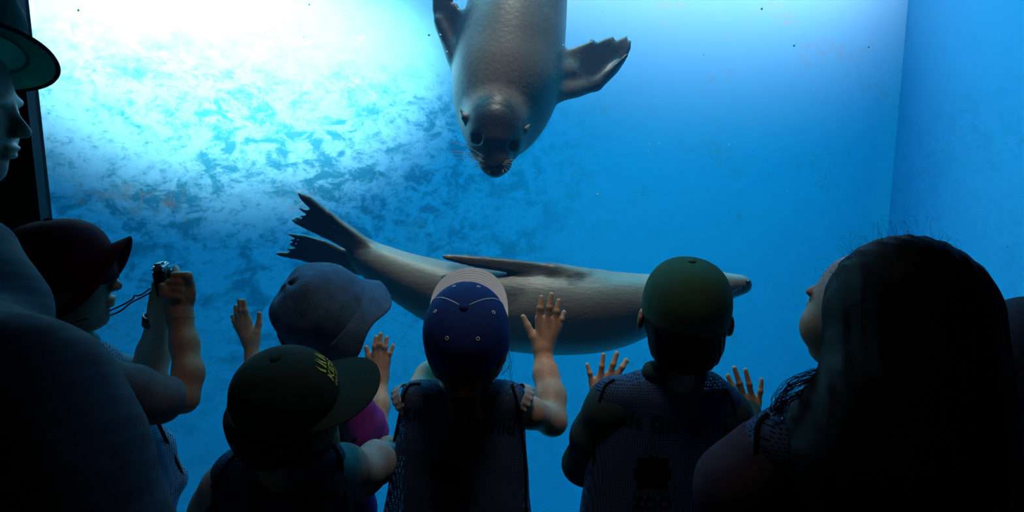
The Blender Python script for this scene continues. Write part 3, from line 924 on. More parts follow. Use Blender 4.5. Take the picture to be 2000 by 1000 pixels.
def printed(name, text, origin, right, up, size, bv, mat, parent, off=0.0015, bold=0.0, align='CENTER', shear=0.0):
    """flat lettering wrapped onto a surface"""
    cu = bpy.data.curves.new(name, 'FONT'); cu.body = text; cu.size = size; cu.align_x = align; cu.resolution_u = 3; cu.offset = bold; cu.shear = shear
    t = bpy.data.objects.new(name + '_tmp', cu); COL.objects.link(t)
    dg = bpy.context.evaluated_depsgraph_get()
    me = bpy.data.meshes.new_from_object(t.evaluated_get(dg))
    bpy.data.objects.remove(t); bpy.data.curves.remove(cu)
    return wrap_mesh(name, me, origin, right, up, size, bv, mat, parent, off)

def wrap_mesh(name, me, origin, right, up, size, bv, mat, parent, off=0.0015):
    bm = bmesh.new(); bm.from_mesh(me)
    bmesh.ops.triangulate(bm, faces=bm.faces)
    for _ in range(3):
        es = [e for e in bm.edges if e.calc_length() > size * 0.25]
        if not es: break
        bmesh.ops.subdivide_edges(bm, edges=es, cuts=1); bmesh.ops.triangulate(bm, faces=bm.faces)
    r, u = unit(right), unit(up); n = np.cross(r, u)
    for v in bm.verts:
        p = np.array(origin) + r * v.co.x + u * v.co.y
        h = bv.ray_cast(Vector(p + n * 0.12), Vector(-n))
        q = np.array(h[0]) if h[0] is not None and h[3] < 0.22 else p
        v.co = Vector(q + n * off)
    bm.to_mesh(me); bm.free()
    me.name = name; me.materials.clear(); me.materials.append(mat)
    return link(bpy.data.objects.new(name, me), parent)

def garment(name, S, mat, parent, res=0.007):
    v, q = S.mesh(res)
    return np_obj(name, v, q, mat, parent)

def surf_path(bv, pxs, Yf, lift=0.001, n=6):
    P = smooth_path([np.array((x, y)) for x, y in pxs], n)
    return [on_surface(bv, x, y, -lift, Yf)[0] for x, y in P]

# ------------------------------------------------------------------ girl in the blue cap, hand on the glass
def crest(parent, bv, origin, right, up, s):
    """square black emblem with leafy edges and the zoo's name under it"""
    me = bpy.data.meshes.new('emblem'); V, F = [], []
    pts = [(-.5, -.45), (.5, -.45), (.5, -.2), (.62, -.1), (.5, 0), (.66, .12), (.5, .18), (.5, .5), (.2, .5), (.14, .62), (.06, .5), (-.1, .66), (-.14, .5), (-.5, .5), (-.5, .2), (-.64, .12), (-.5, .02), (-.62, -.1), (-.5, -.2)]
    me.from_pydata([(x * s, y * s, 0) for x, y in pts], [], [tuple(range(len(pts)))])
    wrap_mesh('emblem', me, origin, right, up, s * 0.5, bv, MAT_INK, parent)
    printed('lettering', 'MELBOURNE', np.array(origin) - unit(up) * s * 0.68, right, up, s * 0.2, bv, MAT_INK, parent)
    printed('lettering', 'ZOO', np.array(origin) - unit(up) * s * 1.15, right, up, s * 0.55, bv, MAT_INK, parent, bold=0.001)

def girl_blue_cap():
    P = thing('person', 'child in a blue cap with a pale grey peak, right palm raised on the glass', 'person', (W(905, 900, 1.42)[0], 1.42, 0), 'children at the aquarium window')
    R = frame((0.02, 0.72, 0.69), (0.0, -0.69, 0.72))
    C = W(911, 650, 1.40)
    up, fw = R[:, 2], R[:, 1]
    hc = C - up * 0.045 + fw * 0.004
    S = Sdf(); head_sdf(S, hc, R, 0.198)
    nb = W(905, 762, 1.42)
    S.cone(hc - up * 0.03 - fw * 0.02, nb, 0.045, 0.047, 0.03)
    sL, sR = W(818, 785, 1.42), W(990, 785, 1.42); hL, hR = W(830, 1060, 1.43), W(985, 1060, 1.43)
    torso_sdf(S, sL, sR, hL, hR, 0.026, 0.044)
    # right arm up, palm on the glass
    Yt = GLASS_Y - 0.0075
    fingers = [((1052, 622), (1058, 576)), ((1068, 624), (1078, 571)), ((1083, 627), (1092, 583)), ((1092, 636), (1103, 605))]
    thumb = [(1041, 658), (1030, 636), (1020, 615)]
    wr = flat_hand(S, (1060, 690), fingers, thumb, Yt, 0.0070, 0.022, Yw=1.632)
    el = W(1079, 823, 1.50)
    S.chain([sR + np.array((0.012, 0, -0.004)), W(1035, 806, 1.45), el], [0.031, 0.033, 0.030], 0.02)
    S.chain([el, W(1076, 775, 1.555), W(1066, 730, 1.60), wr], [0.0325, 0.034, 0.029, 0.0215], 0.02)
    # left arm up in front of her, hidden by the cap
    e2, w2 = W(836, 735, 1.50), W(868, 690, 1.60)
    S.chain([sL, W(822, 765, 1.46), e2, w2], [0.032, 0.030, 0.028, 0.02], 0.02)
    f2 = [((876, 652), (880, 612)), ((864, 652), (864, 608)), ((853, 656), (850, 616)), ((846, 664), (838, 634))]
    flat_hand(S, (868, 690), f2, [(884, 668), (894, 652), (898, 640)], Yt, 0.0068, 0.021, Yw=1.632)
    ank = legs_sdf(S, hL + np.array((0.02, 0, -0.05)), hR + np.array((-0.02, 0, -0.05)), 0.055, 0.03)
    hd = unit(W(1075, 620, Yt) - wr)
    build_body(S, P, [(wr, hd, 0.175, 0.0024), (w2, unit(W(862, 640, Yt) - w2), 0.15, 0.004), (hc - up * 0.07, up, 0.19, 0.0045)])
    nails(P, fingers, None, Yt)
    # blouse with frilled cap sleeves
    B = Sdf(); torso_sdf(B, sL, sR, hL, hR, 0.030, 0.048)
    garment('blouse', B, fabric('pale_blouse', (0.33, 0.29, 0.30)), P)
    MF = fabric('pale_frill', (0.40, 0.35, 0.36))
    for s, a, b in ((1, W(1007, 776, 1.42), W(1035, 792, 1.43)), (-1, W(803, 776, 1.42), W(783, 790, 1.43))):
        ax = unit(b - a); t1 = unit(np.cross(ax, (0, 1, 0))); t2 = np.cross(ax, t1)
        def fn(u, v, a=a, ax=ax, t1=t1, t2=t2):
            th = 2 * PI * u; r = 0.034 + 0.003 * v + 0.0018 * v * math.sin(16 * th)
            d = math.cos(th) * t1 + math.sin(th) * t2
            return a + ax * (0.022 * v) + d * r, d
        shell_grid('sleeve_frill', fn, 72, 6, 0.002, MF, P, True)
    # boxy mesh vest, open at the sides
    V = Sdf()
    tl, tr = W(815, 778, 1.415), W(994, 778, 1.415)
    bl, br = W(790, 1070, 1.42), W(992, 1070, 1.42)
    V.cone(tl, tr, 0.0305, 0.0305, 0.03)
    for t in (0, .2, .4, .6, .8, 1):
        V.cone(tl * (1 - t) + tr * t, bl * (1 - t) + br * t, 0.036 if 0 < t < 1 else 0.031, 0.060, 0.03)
    V.sub(nb + np.array((0, 0.0, 0.035)), (0.052, 0.055, 0.040), None, 0.02)
    V.warp(wrinkle(0.0035, 60, [(1, 0.2, 0.15), (0.6, 0.3, 0.9)], 3))
    vest = garment('vest', V, MAT_VEST, P, 0.0055)
    bv = obj_bvh(vest)
    tubes('piping', [(surf_path(bv, [(822, 750), (802, 752), (790, 770), (783, 800), (777, 830), (770, 862)], 1.40), 0.0035)], MAT_BLACK, vest)
    tubes('piping', [(surf_path(bv, [(1000, 752), (1007, 775), (1013, 805), (1018, 840), (1024, 885), (1026, 930), (1027, 1000)], 1.40), 0.0038)], MAT_BLACK, vest)
    rt, upv = np.array((1, 0, -0.12)), np.array((0.12, 0.12, 1.0)); upv = upv - unit(rt) * (upv @ unit(rt))
    printed('lettering', 'Kids', W(812, 826, 1.37), rt, upv, 0.043, bv, MAT_INK, vest)
    printed('lettering', 'Go', W(895, 838, 1.37), rt, upv, 0.043, bv, MAT_INK, vest)
    printed('lettering', 'Wild', W(968, 846, 1.37), rt, upv, 0.043, bv, MAT_INK, vest)
    crest(vest, bv, W(872, 930, 1.36), (1, 0, 0), (0, 0.1, 1), 0.062)
    T = Sdf(); an = legs_sdf(T, hL + np.array((0.02, 0, -0.05)), hR + np.array((-0.02, 0, -0.05)), 0.068, 0.042); T.cone(hL, hR, 0.064, 0.064, 0.03); T.cut((0, 0, 0.085), (0, 0, -1))
    garment('trousers', T, MAT_TROUSER, P, 0.012)
    shoes(P, an, 0.17)
    # cap
    MB = fabric('blue_cap_cloth', (0.008, 0.026, 0.13), 0.85, 0.15)
    MG = fabric('pale_grey_peak', (0.80, 0.80, 0.82), 0.8, 0.08)
    MW = fabric('white_piping', (0.6, 0.6, 0.62))
    rx, ry, hz = 0.0905, 0.108, 0.098
    cap = cap_crown('cap', P, C, R, rx, ry, hz, MB, -0.03)
    cap_brim(cap, C, R, rx, ry, 0.060, 68, 0.008, MG, 0.10, 0.0865, -0.012, 0.62, 0.0006)
    ball('button', C + up * (hz + 0.002), (0.009, 0.009, 0.005), MB, cap, R)
    for th in (PI / 3, -PI / 3):
        tubes('seam_piping', [(crown_line(C, R, rx, ry, hz, th, PI / 2 * 0.95, 0.02, 0.0015, 20), 0.0013)], MW, cap)
    for th in (0.45, -0.45, 1.55, -1.55, 2.6, -2.6):
        c = crown_point(C, R, rx, ry, hz, th, 0.93); n = unit(c - C); ring('eyelet', c + n * 0.0015, n, 0.0032, 0.0011, MW, cap)
    # hair gathered into a pony tail
    H = Sdf(); H.ell(C - up * 0.035 - fw * 0.012, (0.088, 0.098, 0.085), R, 0.02)
    H.cut(C - up * 0.01, up)
    H.chain([W(905, 728, 1.345), W(905, 765, 1.335), W(908, 815, 1.345), W(903, 865, 1.352), W(898, 900, 1.355)], [0.036, 0.030, 0.032, 0.024, 0.006], 0.02)
    H.cone(W(870, 690, 1.37), W(905, 735, 1.345), 0.035, 0.03, 0.02); H.cone(W(950, 690, 1.37), W(910, 735, 1.345), 0.035, 0.03, 0.02)
    H.warp(wrinkle(0.0035, 330, [(1, 0.3, 0.08), (0.9, -0.3, 0.05)], 9))
    garment('hair', H, MAT_HAIR_BR, P, 0.0045)
    pth = []
    for i in range(34):
        a = rng.uniform(-1, 1); x0 = 985 + rng.uniform(-8, 8); y0 = rng.uniform(655, 720)
        if i < 12: pts = [W(x0, y0, 1.38), W(x0 + rng.uniform(4, 12), y0 + 14, 1.375), W(x0 + rng.uniform(6, 16), y0 + rng.uniform(28, 40), 1.37), W(x0 + rng.uniform(-8, 10), y0 + rng.uniform(50, 62), 1.37)]
        else:
            x0 = 905 + a * 32; pts = [W(905 + a * 22, 740, 1.31), W(x0, 790, 1.305), W(x0 + rng.uniform(-14, 14), 850, 1.315), W(x0 * 0.6 + 905 * 0.4 + rng.uniform(-22, 22), rng.uniform(880, 925), 1.325)]
        pth.append((smooth_path(pts, 5), 0.0003))
    tubes('loose_hair', pth, MAT_HAIR_BR, P, 4)['kind'] = 'stuff'
    return P
girl_blue_cap()

# ------------------------------------------------------------------ boy in the plain green cap
def boy_green_cap():
    P = thing('person', 'child in a dark green cap seen from behind, both palms on the glass', 'person', (W(1310, 900, 1.40)[0], 1.40, 0), 'children at the aquarium window')
    R = frame((0.10, 0.97, 0.18), (0.03, -0.18, 0.98))
    up, fw = R[:, 2], R[:, 1]
    hc = W(1337, 618, 1.40)
    S = Sdf(); head_sdf(S, hc, R, 0.200, True, 0.07)
    nb = W(1320, 738, 1.39)
    S.cone(hc - up * 0.04 - fw * 0.025, nb, 0.048, 0.047, 0.03)
    sL, sR = W(1190, 785, 1.39), W(1422, 800, 1.39); hL, hR = W(1200, 1040, 1.40), W(1400, 1040, 1.40)
    torso_sdf(S, sL, sR, hL, hR, 0.034, 0.058)
    Yt = GLASS_Y - 0.0075
    fl = [((1207, 729), (1225, 700)), ((1190, 731), (1206, 686)), ((1172, 735), (1179, 689)), ((1156, 744), (1146, 708))]
    tl = [(1200, 762), (1214, 750), (1224, 742)]
    wl = flat_hand(S, (1170, 800), fl, tl, Yt, 0.0066, 0.022, Yw=1.625)
    fr = [((1439, 777), (1420, 730)), ((1452, 775), (1433, 715)), ((1468, 775), (1455, 719)), ((1481, 785), (1488, 737))]
    tr = [(1432, 800), (1418, 782), (1404, 766)]
    wr = flat_hand(S, (1466, 832), fr, tr, Yt, 0.0070, 0.022, Yw=1.625)
    eL, eR = W(1140, 905, 1.47), W(1475, 930, 1.48)
    S.chain([sL, eL, wl], [0.036, 0.033, 0.021], 0.02); S.chain([sR, eR, wr], [0.036, 0.033, 0.021], 0.02)
    legs_sdf(S, hL + np.array((0.03, 0, -0.05)), hR + np.array((-0.03, 0, -0.05)), 0.055, 0.03)
    build_body(S, P, [(wl, unit(W(1190, 720, Yt) - wl), 0.16, 0.0024), (wr, unit(W(1460, 760, Yt) - wr), 0.16, 0.0024), (hc - up * 0.08, up, 0.20, 0.0045)])
    nails(P, fl, None, Yt); nails(P, fr, None, Yt)
    # long-sleeved top
    T = Sdf(); torso_sdf(T, sL, sR, hL, hR, 0.038, 0.064)
    T.chain([sL + np.array((0, 0, -0.005)), W(1158, 850, 1.42), eL, W(1152, 870, 1.545)], [0.043, 0.044, 0.043, 0.032], 0.03)
    T.chain([sR + np.array((0, 0, -0.005)), W(1450, 860, 1.42), eR, W(1470, 868, 1.56), W(1462, 803, 1.628)], [0.043, 0.044, 0.042, 0.033, 0.0285], 0.02)
    T.cone(W(1278, 728, 1.375), W(1358, 728, 1.375), 0.026, 0.026, 0.02)      # collar
    T.warp(wrinkle(0.003, 75, [(0.5, 0.2, 1), (1, 0.4, 0.5)], 5))
    garment('long_sleeved_top', T, fabric('dark_green_jersey', (0.028, 0.055, 0.055)), P, 0.006)
    V = Sdf()
    a, b, c, d = W(1196, 772, 1.385), W(1414, 786, 1.385), W(1182, 1060, 1.39), W(1420, 1060, 1.39)
    V.cone(a, b, 0.033, 0.033, 0.03)
    for t in (0, .2, .4, .6, .8, 1):
        V.cone(a * (1 - t) + b * t, c * (1 - t) + d * t, 0.042 if 0 < t < 1 else 0.034, 0.066, 0.03)
    V.cone(W(1262, 755, 1.39), W(1380, 755, 1.39), 0.032, 0.032, 0.03)
    V.sub(nb + np.array((0, 0.01, 0.03)), (0.056, 0.06, 0.035), None, 0.02)
    V.warp(wrinkle(0.004, 55, [(1, 0.2, 0.3), (0.7, 0.3, -0.8)], 8))
    vest = garment('vest', V, MAT_VEST, P, 0.006)
    bv = obj_bvh(vest)
    tubes('piping', [(surf_path(bv, [(1200, 742), (1182, 755), (1170, 790), (1164, 840), (1160, 900)], 1.36), 0.0038)], MAT_BLACK, vest)
    tubes('piping', [(surf_path(bv, [(1418, 760), (1432, 790), (1438, 840), (1440, 900)], 1.36), 0.0038)], MAT_BLACK, vest)
    rt, upv = np.array((1, 0, -0.12)), np.array((0.12, 0.1, 1.0)); upv = upv - unit(rt) * (upv @ unit(rt))
    printed('lettering', 'Kids Go Wild', W(1298, 840, 1.34), rt, upv, 0.046, bv, MAT_INK, vest)
    crest(vest, bv, W(1275, 925, 1.33), (1, 0, 0), (0, 0.1, 1), 0.066)
    Tr = Sdf(); an = legs_sdf(Tr, hL + np.array((0.03, 0, -0.05)), hR + np.array((-0.03, 0, -0.05)), 0.072, 0.045); Tr.cone(hL, hR, 0.066, 0.066, 0.03); Tr.cut((0, 0, 0.085), (0, 0, -1))
    garment('trousers', Tr, MAT_TROUSER, P, 0.012); shoes(P, an, 0.17)
    MG = fabric('dark_green_cap_cloth', (0.030, 0.085, 0.050), 0.85, 0.15)
    C = hc + up * 0.028 - fw * 0.006
    rx, ry, hz = 0.0905, 0.104, 0.096
    cap = cap_crown('cap', P, C, R, rx, ry, hz, MG, -0.022, 0.72)
    cap_brim(cap, C, R, rx, ry, 0.06, 68, 0.02, MG, -0.1)
    ball('button', C + up * (hz + 0.002), (0.008, 0.008, 0.004), MG, cap, R)
    H = Sdf(); H.ell(hc + up * 0.012 - fw * 0.015, (0.0865, 0.094, 0.088), R, 0.02); H.cone(hc - up * 0.05 - fw * 0.06, hc - up * 0.05 - fw * 0.055 + R[:, 0] * 0.03, 0.04, 0.04, 0.04)
    H.cone(hc - up * 0.05 - fw * 0.055 - R[:, 0] * 0.03, hc - up * 0.05 - fw * 0.055, 0.035, 0.04, 0.04)
    H.cut(hc + up * 0.03, up); H.cut(hc + fw * 0.02, fw)
    H.warp(wrinkle(0.0016, 400, [(1, 0.2, 0.1)], 4))
    garment('hair', H, MAT_HAIR_DK, P, 0.0045)
boy_green_cap()

# ------------------------------------------------------------------ small child in the blue bucket hat
def child_bucket_hat():
    P = thing('person', 'small child in a blue cloth bucket hat and pink sleeves, hands on the glass', 'person', (W(640, 900, 1.45)[0], 1.45, 0), 'children at the aquarium window')
    R = frame((0.72, 0.55, 0.42), (-0.55, -0.20, 0.80))
    up, fw = R[:, 2], R[:, 1]
    hc = W(632, 622, 1.44)
    S = Sdf(); head_sdf(S, hc, R, 0.176)
    nb = W(610, 745, 1.45)
    S.cone(hc - up * 0.05 - fw * 0.02, nb, 0.042, 0.042, 0.03)
    sL, sR = W(530, 800, 1.46), W(695, 805, 1.46); hL, hR = W(550, 1080, 1.45), W(690, 1080, 1.45)
    torso_sdf(S, sL, sR, hL, hR, 0.032, 0.052)
    Yt = GLASS_Y - 0.0068
    fl = [((484, 624), (476, 584)), ((475, 624), (467, 583)), ((468, 627), (459, 595)), ((463, 637), (453, 613))]
    tl = [(501, 650), (506, 632), (507, 609)]
    wl = flat_hand(S, (491, 668), fl, tl, Yt, 0.0062, 0.0195, Yw=1.636)
    fr = [((731, 693), (735, 655)), ((740, 691), (744, 649)), ((750, 694), (756, 656)), ((757, 704), (769, 671))]
    tr = [(727, 715), (720, 696), (715, 675)]
    wr = flat_hand(S, (743, 742), fr, tr, Yt, 0.0062, 0.0190, Yw=1.634)
    eL, eR = W(497, 800, 1.52), W(733, 845, 1.53)
    S.chain([sL, eL, W(494, 730, 1.60), wl], [0.03, 0.028, 0.0215, 0.0165], 0.02)
    S.chain([sR, eR, W(742, 790, 1.585), wr], [0.03, 0.027, 0.0215, 0.0165], 0.02)
    legs_sdf(S, hL + np.array((0.02, 0, -0.05)), hR + np.array((-0.02, 0, -0.05)), 0.05, 0.028)
    build_body(S, P, [(wl, unit(W(478, 620, Yt) - wl), 0.14, 0.0022), (wr, unit(W(745, 680, Yt) - wr), 0.14, 0.0022), (hc - up * 0.08, up, 0.19, 0.0045)])
    nails(P, fl, tl, Yt, 0.0062); nails(P, fr, None, Yt, 0.0062)
    T = Sdf(); torso_sdf(T, sL, sR, hL, hR, 0.036, 0.058)
    T.chain([sR, W(712, 825, 1.49), W(727, 838, 1.52)], [0.042, 0.041, 0.039], 0.02); T.chain([sL, W(508, 815, 1.50)], [0.040, 0.038], 0.02)
    T.warp(wrinkle(0.0045, 90, [(1, 0.3, 0.6), (0.4, 0.2, -1)], 2))
    garment('t_shirt', T, fabric('magenta_cotton', (0.46, 0.05, 0.27)), P, 0.006)
    V = Sdf()
    a, b, c, d = W(545, 790, 1.455), W(672, 792, 1.455), W(545, 1080, 1.45), W(690, 1080, 1.45)
    V.cone(a, b, 0.036, 0.036, 0.03)
    for t in (0, .25, .5, .75, 1): V.cone(a * (1 - t) + b * t, c * (1 - t) + d * t, 0.041, 0.064, 0.03)
    V.warp(wrinkle(0.003, 60, [(1, 0.2, 0.3)], 12))
    vest = garment('vest', V, MAT_VEST, P, 0.0065)
    bv = obj_bvh(vest)
    tubes('piping', [(surf_path(bv, [(640, 770), (650, 800), (656, 850), (680, 868), (700, 850)], 1.42), 0.004)], MAT_BLACK, vest)
    Tr = Sdf(); an = legs_sdf(Tr, hL + np.array((0.02, 0, -0.05)), hR + np.array((-0.02, 0, -0.05)), 0.064, 0.042); Tr.cone(hL, hR, 0.06, 0.06, 0.03); Tr.cut((0, 0, 0.085), (0, 0, -1))
    garment('trousers', Tr, MAT_TROUSER, P, 0.012); shoes(P, an, 0.15)
    # bucket hat
    MD = fabric('washed_blue_denim', (0.07, 0.15, 0.26), 0.9, 0.5, 38, 0.6, 420)
    Hx = frame((0.55, 0.40, 0.72), (-0.60, -0.40, 0.69)); u2 = Hx[:, 2]
    C = W(637, 612, 1.43)
    rx, ry, hz = 0.100, 0.102, 0.104
    def dent(t, w): return np.array((0, 0, 1.0)) * 0.007 * math.sin(3 * t + 1) * (w > 0.3) * math.sin(w * 7)
    hat = cap_crown('bucket_hat', P, C, Hx, rx, ry, hz, MD, -0.02, 0.66, 0.012, dent)
    def fn(u, v):
        th = 2 * PI * u
        fl_ = 0.36 + 0.08 * math.cos(th)                     # flares more at the front
        r = v * 0.050 * (1 + 0.10 * math.cos(th)); w = 0.011 * v * math.sin(5 * th + 1.0)
        d = np.array((math.sin(th), math.cos(th), 0))
        p = d * np.array((rx, ry, 1)) + d * r * fl_ + np.array((0, 0, -0.012 - r * math.sqrt(1 - fl_ ** 2) + w))
        n = unit(d * 0.7 + np.array((0, 0, 0.7)))
        return C + Hx @ p, Hx @ n
    shell_grid('brim', fn, 72, 12, 0.003, MD, hat, True)
    H = Sdf(); H.ell(hc - fw * 0.02, (0.076, 0.082, 0.084), R, 0.02); H.cut(hc + up * 0.03, up); H.cut(hc + fw * 0.015, fw)
    garment('hair', H, MAT_HAIR_DK, P, 0.006)
child_bucket_hat()

# ------------------------------------------------------------------ child in the dark cap with yellow lettering
def child_logo_cap():
    P = thing('person', 'child in a near-black green cap with yellow lettering, grey sleeve reaching right', 'person', (W(560, 900, 1.16)[0], 1.16, 0), 'children at the aquarium window')
    R = frame((0.93, 0.32, 0.17), (-0.10, -0.36, 0.93))
    up, fw = R[:, 2], R[:, 1]
    C = W(558, 776, 1.15)
    hc = C - up * 0.03
    S = Sdf(); head_sdf(S, hc, R, 0.198)
    nb = W(545, 905, 1.17)
    S.cone(hc - up * 0.05 - fw * 0.02, nb, 0.046, 0.046, 0.03)
    sL, sR = W(455, 940, 1.19), W(640, 915, 1.19); hL, hR = W(440, 1180, 1.18), W(640, 1180, 1.18)
    torso_sdf(S, sL, sR, hL, hR, 0.034, 0.055)
    eL, wl = W(392, 1060, 1.21), W(420, 1100, 1.33)
    S.chain([sL, eL, wl, W(425, 1110, 1.36)], [0.033, 0.031, 0.021, 0.02], 0.02)
    eR, wr = W(705, 925, 1.32), W(757, 870, 1.462)
    S.chain([sR, eR, wr], [0.033, 0.030, 0.0185], 0.02)
    # right hand beyond, resting on the glass behind the girl
    Yt = GLASS_Y - 0.0075
    fr = [((816, 842), (816, 807)), ((826, 843), (829, 804)), ((836, 847), (841, 812)), ((844, 854), (853, 827))]
    flat_hand(S, (806, 880), fr, [(806, 866), (800, 852), (797, 842)], Yt, 0.0068, 0.021, Yw=1.60)
    S.cone(wr, W(806, 880, 1.60), 0.0185, 0.019, 0.02)
    legs_sdf(S, hL + np.array((0.02, 0, -0.03)), hR + np.array((-0.02, 0, -0.03)), 0.055, 0.03)
    w_ = W(806, 880, 1.60)
    build_body(S, P, [(w_, unit(W(830, 830, Yt) - w_), 0.16, 0.0028), (hc - up * 0.08, up, 0.20, 0.0045)])
    T = Sdf(); torso_sdf(T, sL, sR, hL, hR, 0.039, 0.062)
    T.chain([sR, W(668, 918, 1.23), eR, W(733, 903, 1.385), W(750, 890, 1.42)], [0.043, 0.047, 0.047, 0.042, 0.034], 0.02)
    T.chain([sL, W(420, 1000, 1.20), eL, W(415, 1092, 1.31)], [0.044, 0.046, 0.044, 0.034], 0.02)
    T.warp(wrinkle(0.005, 80, [(1, 0.5, 0.3), (0.8, 0.3, -0.7)], 21))
    garment('long_sleeved_top', T, fabric('pale_grey_jersey', (0.33, 0.34, 0.35)), P, 0.006)
    V = Sdf()
    a, b, c, d = W(462, 925, 1.18), W(628, 905, 1.18), W(440, 1190, 1.17), W(655, 1190, 1.17)
    V.cone(a, b, 0.036, 0.036, 0.03)
    for t in (0, .2, .4, .6, .8, 1): V.cone(a * (1 - t) + b * t, c * (1 - t) + d * t, 0.043, 0.066, 0.03)
    V.warp(wrinkle(0.004, 60, [(1, 0.2, 0.3)], 14))
    vest = garment('vest', V, MAT_VEST, P, 0.0065)
    bv = obj_bvh(vest)
    tubes('piping', [(surf_path(bv, [(640, 862), (658, 880), (668, 915), (672, 960), (676, 1005)], 1.15), 0.004)], MAT_BLACK, vest)
    tubes('piping', [(surf_path(bv, [(470, 880), (445, 905), (425, 945), (412, 1000)], 1.15), 0.004)], MAT_BLACK, vest)
    rt, upv = np.array((1, 0, -0.02)), np.array((0.02, 0.1, 1.0))
    printed('lettering', 'Kids Go Wild', W(520, 985, 1.12), rt, upv, 0.043, bv, MAT_INK, vest)
    Tr = Sdf(); an = legs_sdf(Tr, hL + np.array((0.02, 0, -0.03)), hR + np.array((-0.02, 0, -0.03)), 0.07, 0.045); Tr.cone(hL, hR, 0.064, 0.064, 0.03); Tr.cut((0, 0, 0.085), (0, 0, -1))
    garment('trousers', Tr, MAT_TROUSER, P, 0.012); shoes(P, an, 0.17, (1, 0.3, 0))
    MC = fabric('near_black_green_cloth', (0.012, 0.025, 0.021), 0.85, 0.15)
    MY, _, _ = nodemat('yellow_embroidery', (0.55, 0.48, 0.03), 0.7, 0.2)
    rx, ry, hz = 0.088, 0.094, 0.084
    cap = cap_crown('cap', P, C, R, rx, ry, hz, MC, -0.02, 0.72)
    cap_brim(cap, C, R, rx, ry, 0.074, 74, 0.016, MC, 0.06, 0.092, -0.004, 0.62, 0.0003)
    ball('button', C + up * (hz + 0.002), (0.008, 0.008, 0.004), MC, cap, R)
    for th in (0.5, -0.5, 1.57, -1.57, 2.6, -2.6):
        c = crown_point(C, R, rx, ry, hz, th, 0.85); n = unit(c - C); ring('eyelet', c + n * 0.0015, n, 0.003, 0.001, MC, cap)
    bvc = obj_bvh(cap)
    # embroidery on the front panels: grass blades, KIDS, GO WILD
    rgt = -R[:, 0]; u_ = unit(up * 0.75 - fw * 0.66)
    def at(ph, side=0.13): return crown_point(C, R, rx, ry, hz, side, ph)
    printed('lettering', 'KIDS', at(0.50) - u_ * 0.008, rgt, u_, 0.0235, bvc, MY, cap, 0.002, 0.0004)
    printed('lettering', 'GO WILD', at(0.50) - u_ * 0.0205, rgt, u_, 0.0105, bvc, MY, cap, 0.002, 0.0003)
    for i in range(5):
        me = bpy.data.meshes.new('grass_blade'); x = -0.021 + i * 0.0095; l = 0.004 * ((i % 2) - 0.5)
        me.from_pydata([(x, 0.013, 0), (x + 0.0045, 0.013, 0), (x + 0.004 + l, 0.024, 0), (x + 0.006 + l, 0.035 + 0.003 * (i % 2), 0), (x + 0.0005 + l, 0.025, 0)], [], [(0, 1, 2, 3, 4)])
        wrap_mesh('grass_blade', me, at(0.50), rgt, u_, 0.02, bvc, MY, cap, 0.002)
    H = Sdf(); H.ell(hc - fw * 0.02, (0.085, 0.092, 0.092), R, 0.02); H.cone(hc - up * 0.06 - fw * 0.045, hc - up * 0.085 - fw * 0.04, 0.055, 0.045, 0.03)
    H.cut(hc + up * 0.02, up); H.cut(hc + fw * 0.02, fw); H.warp(wrinkle(0.0018, 380, [(1, 0.2, 0.1)], 6))
    garment('hair', H, MAT_HAIR_DK, P, 0.005)
child_logo_cap()
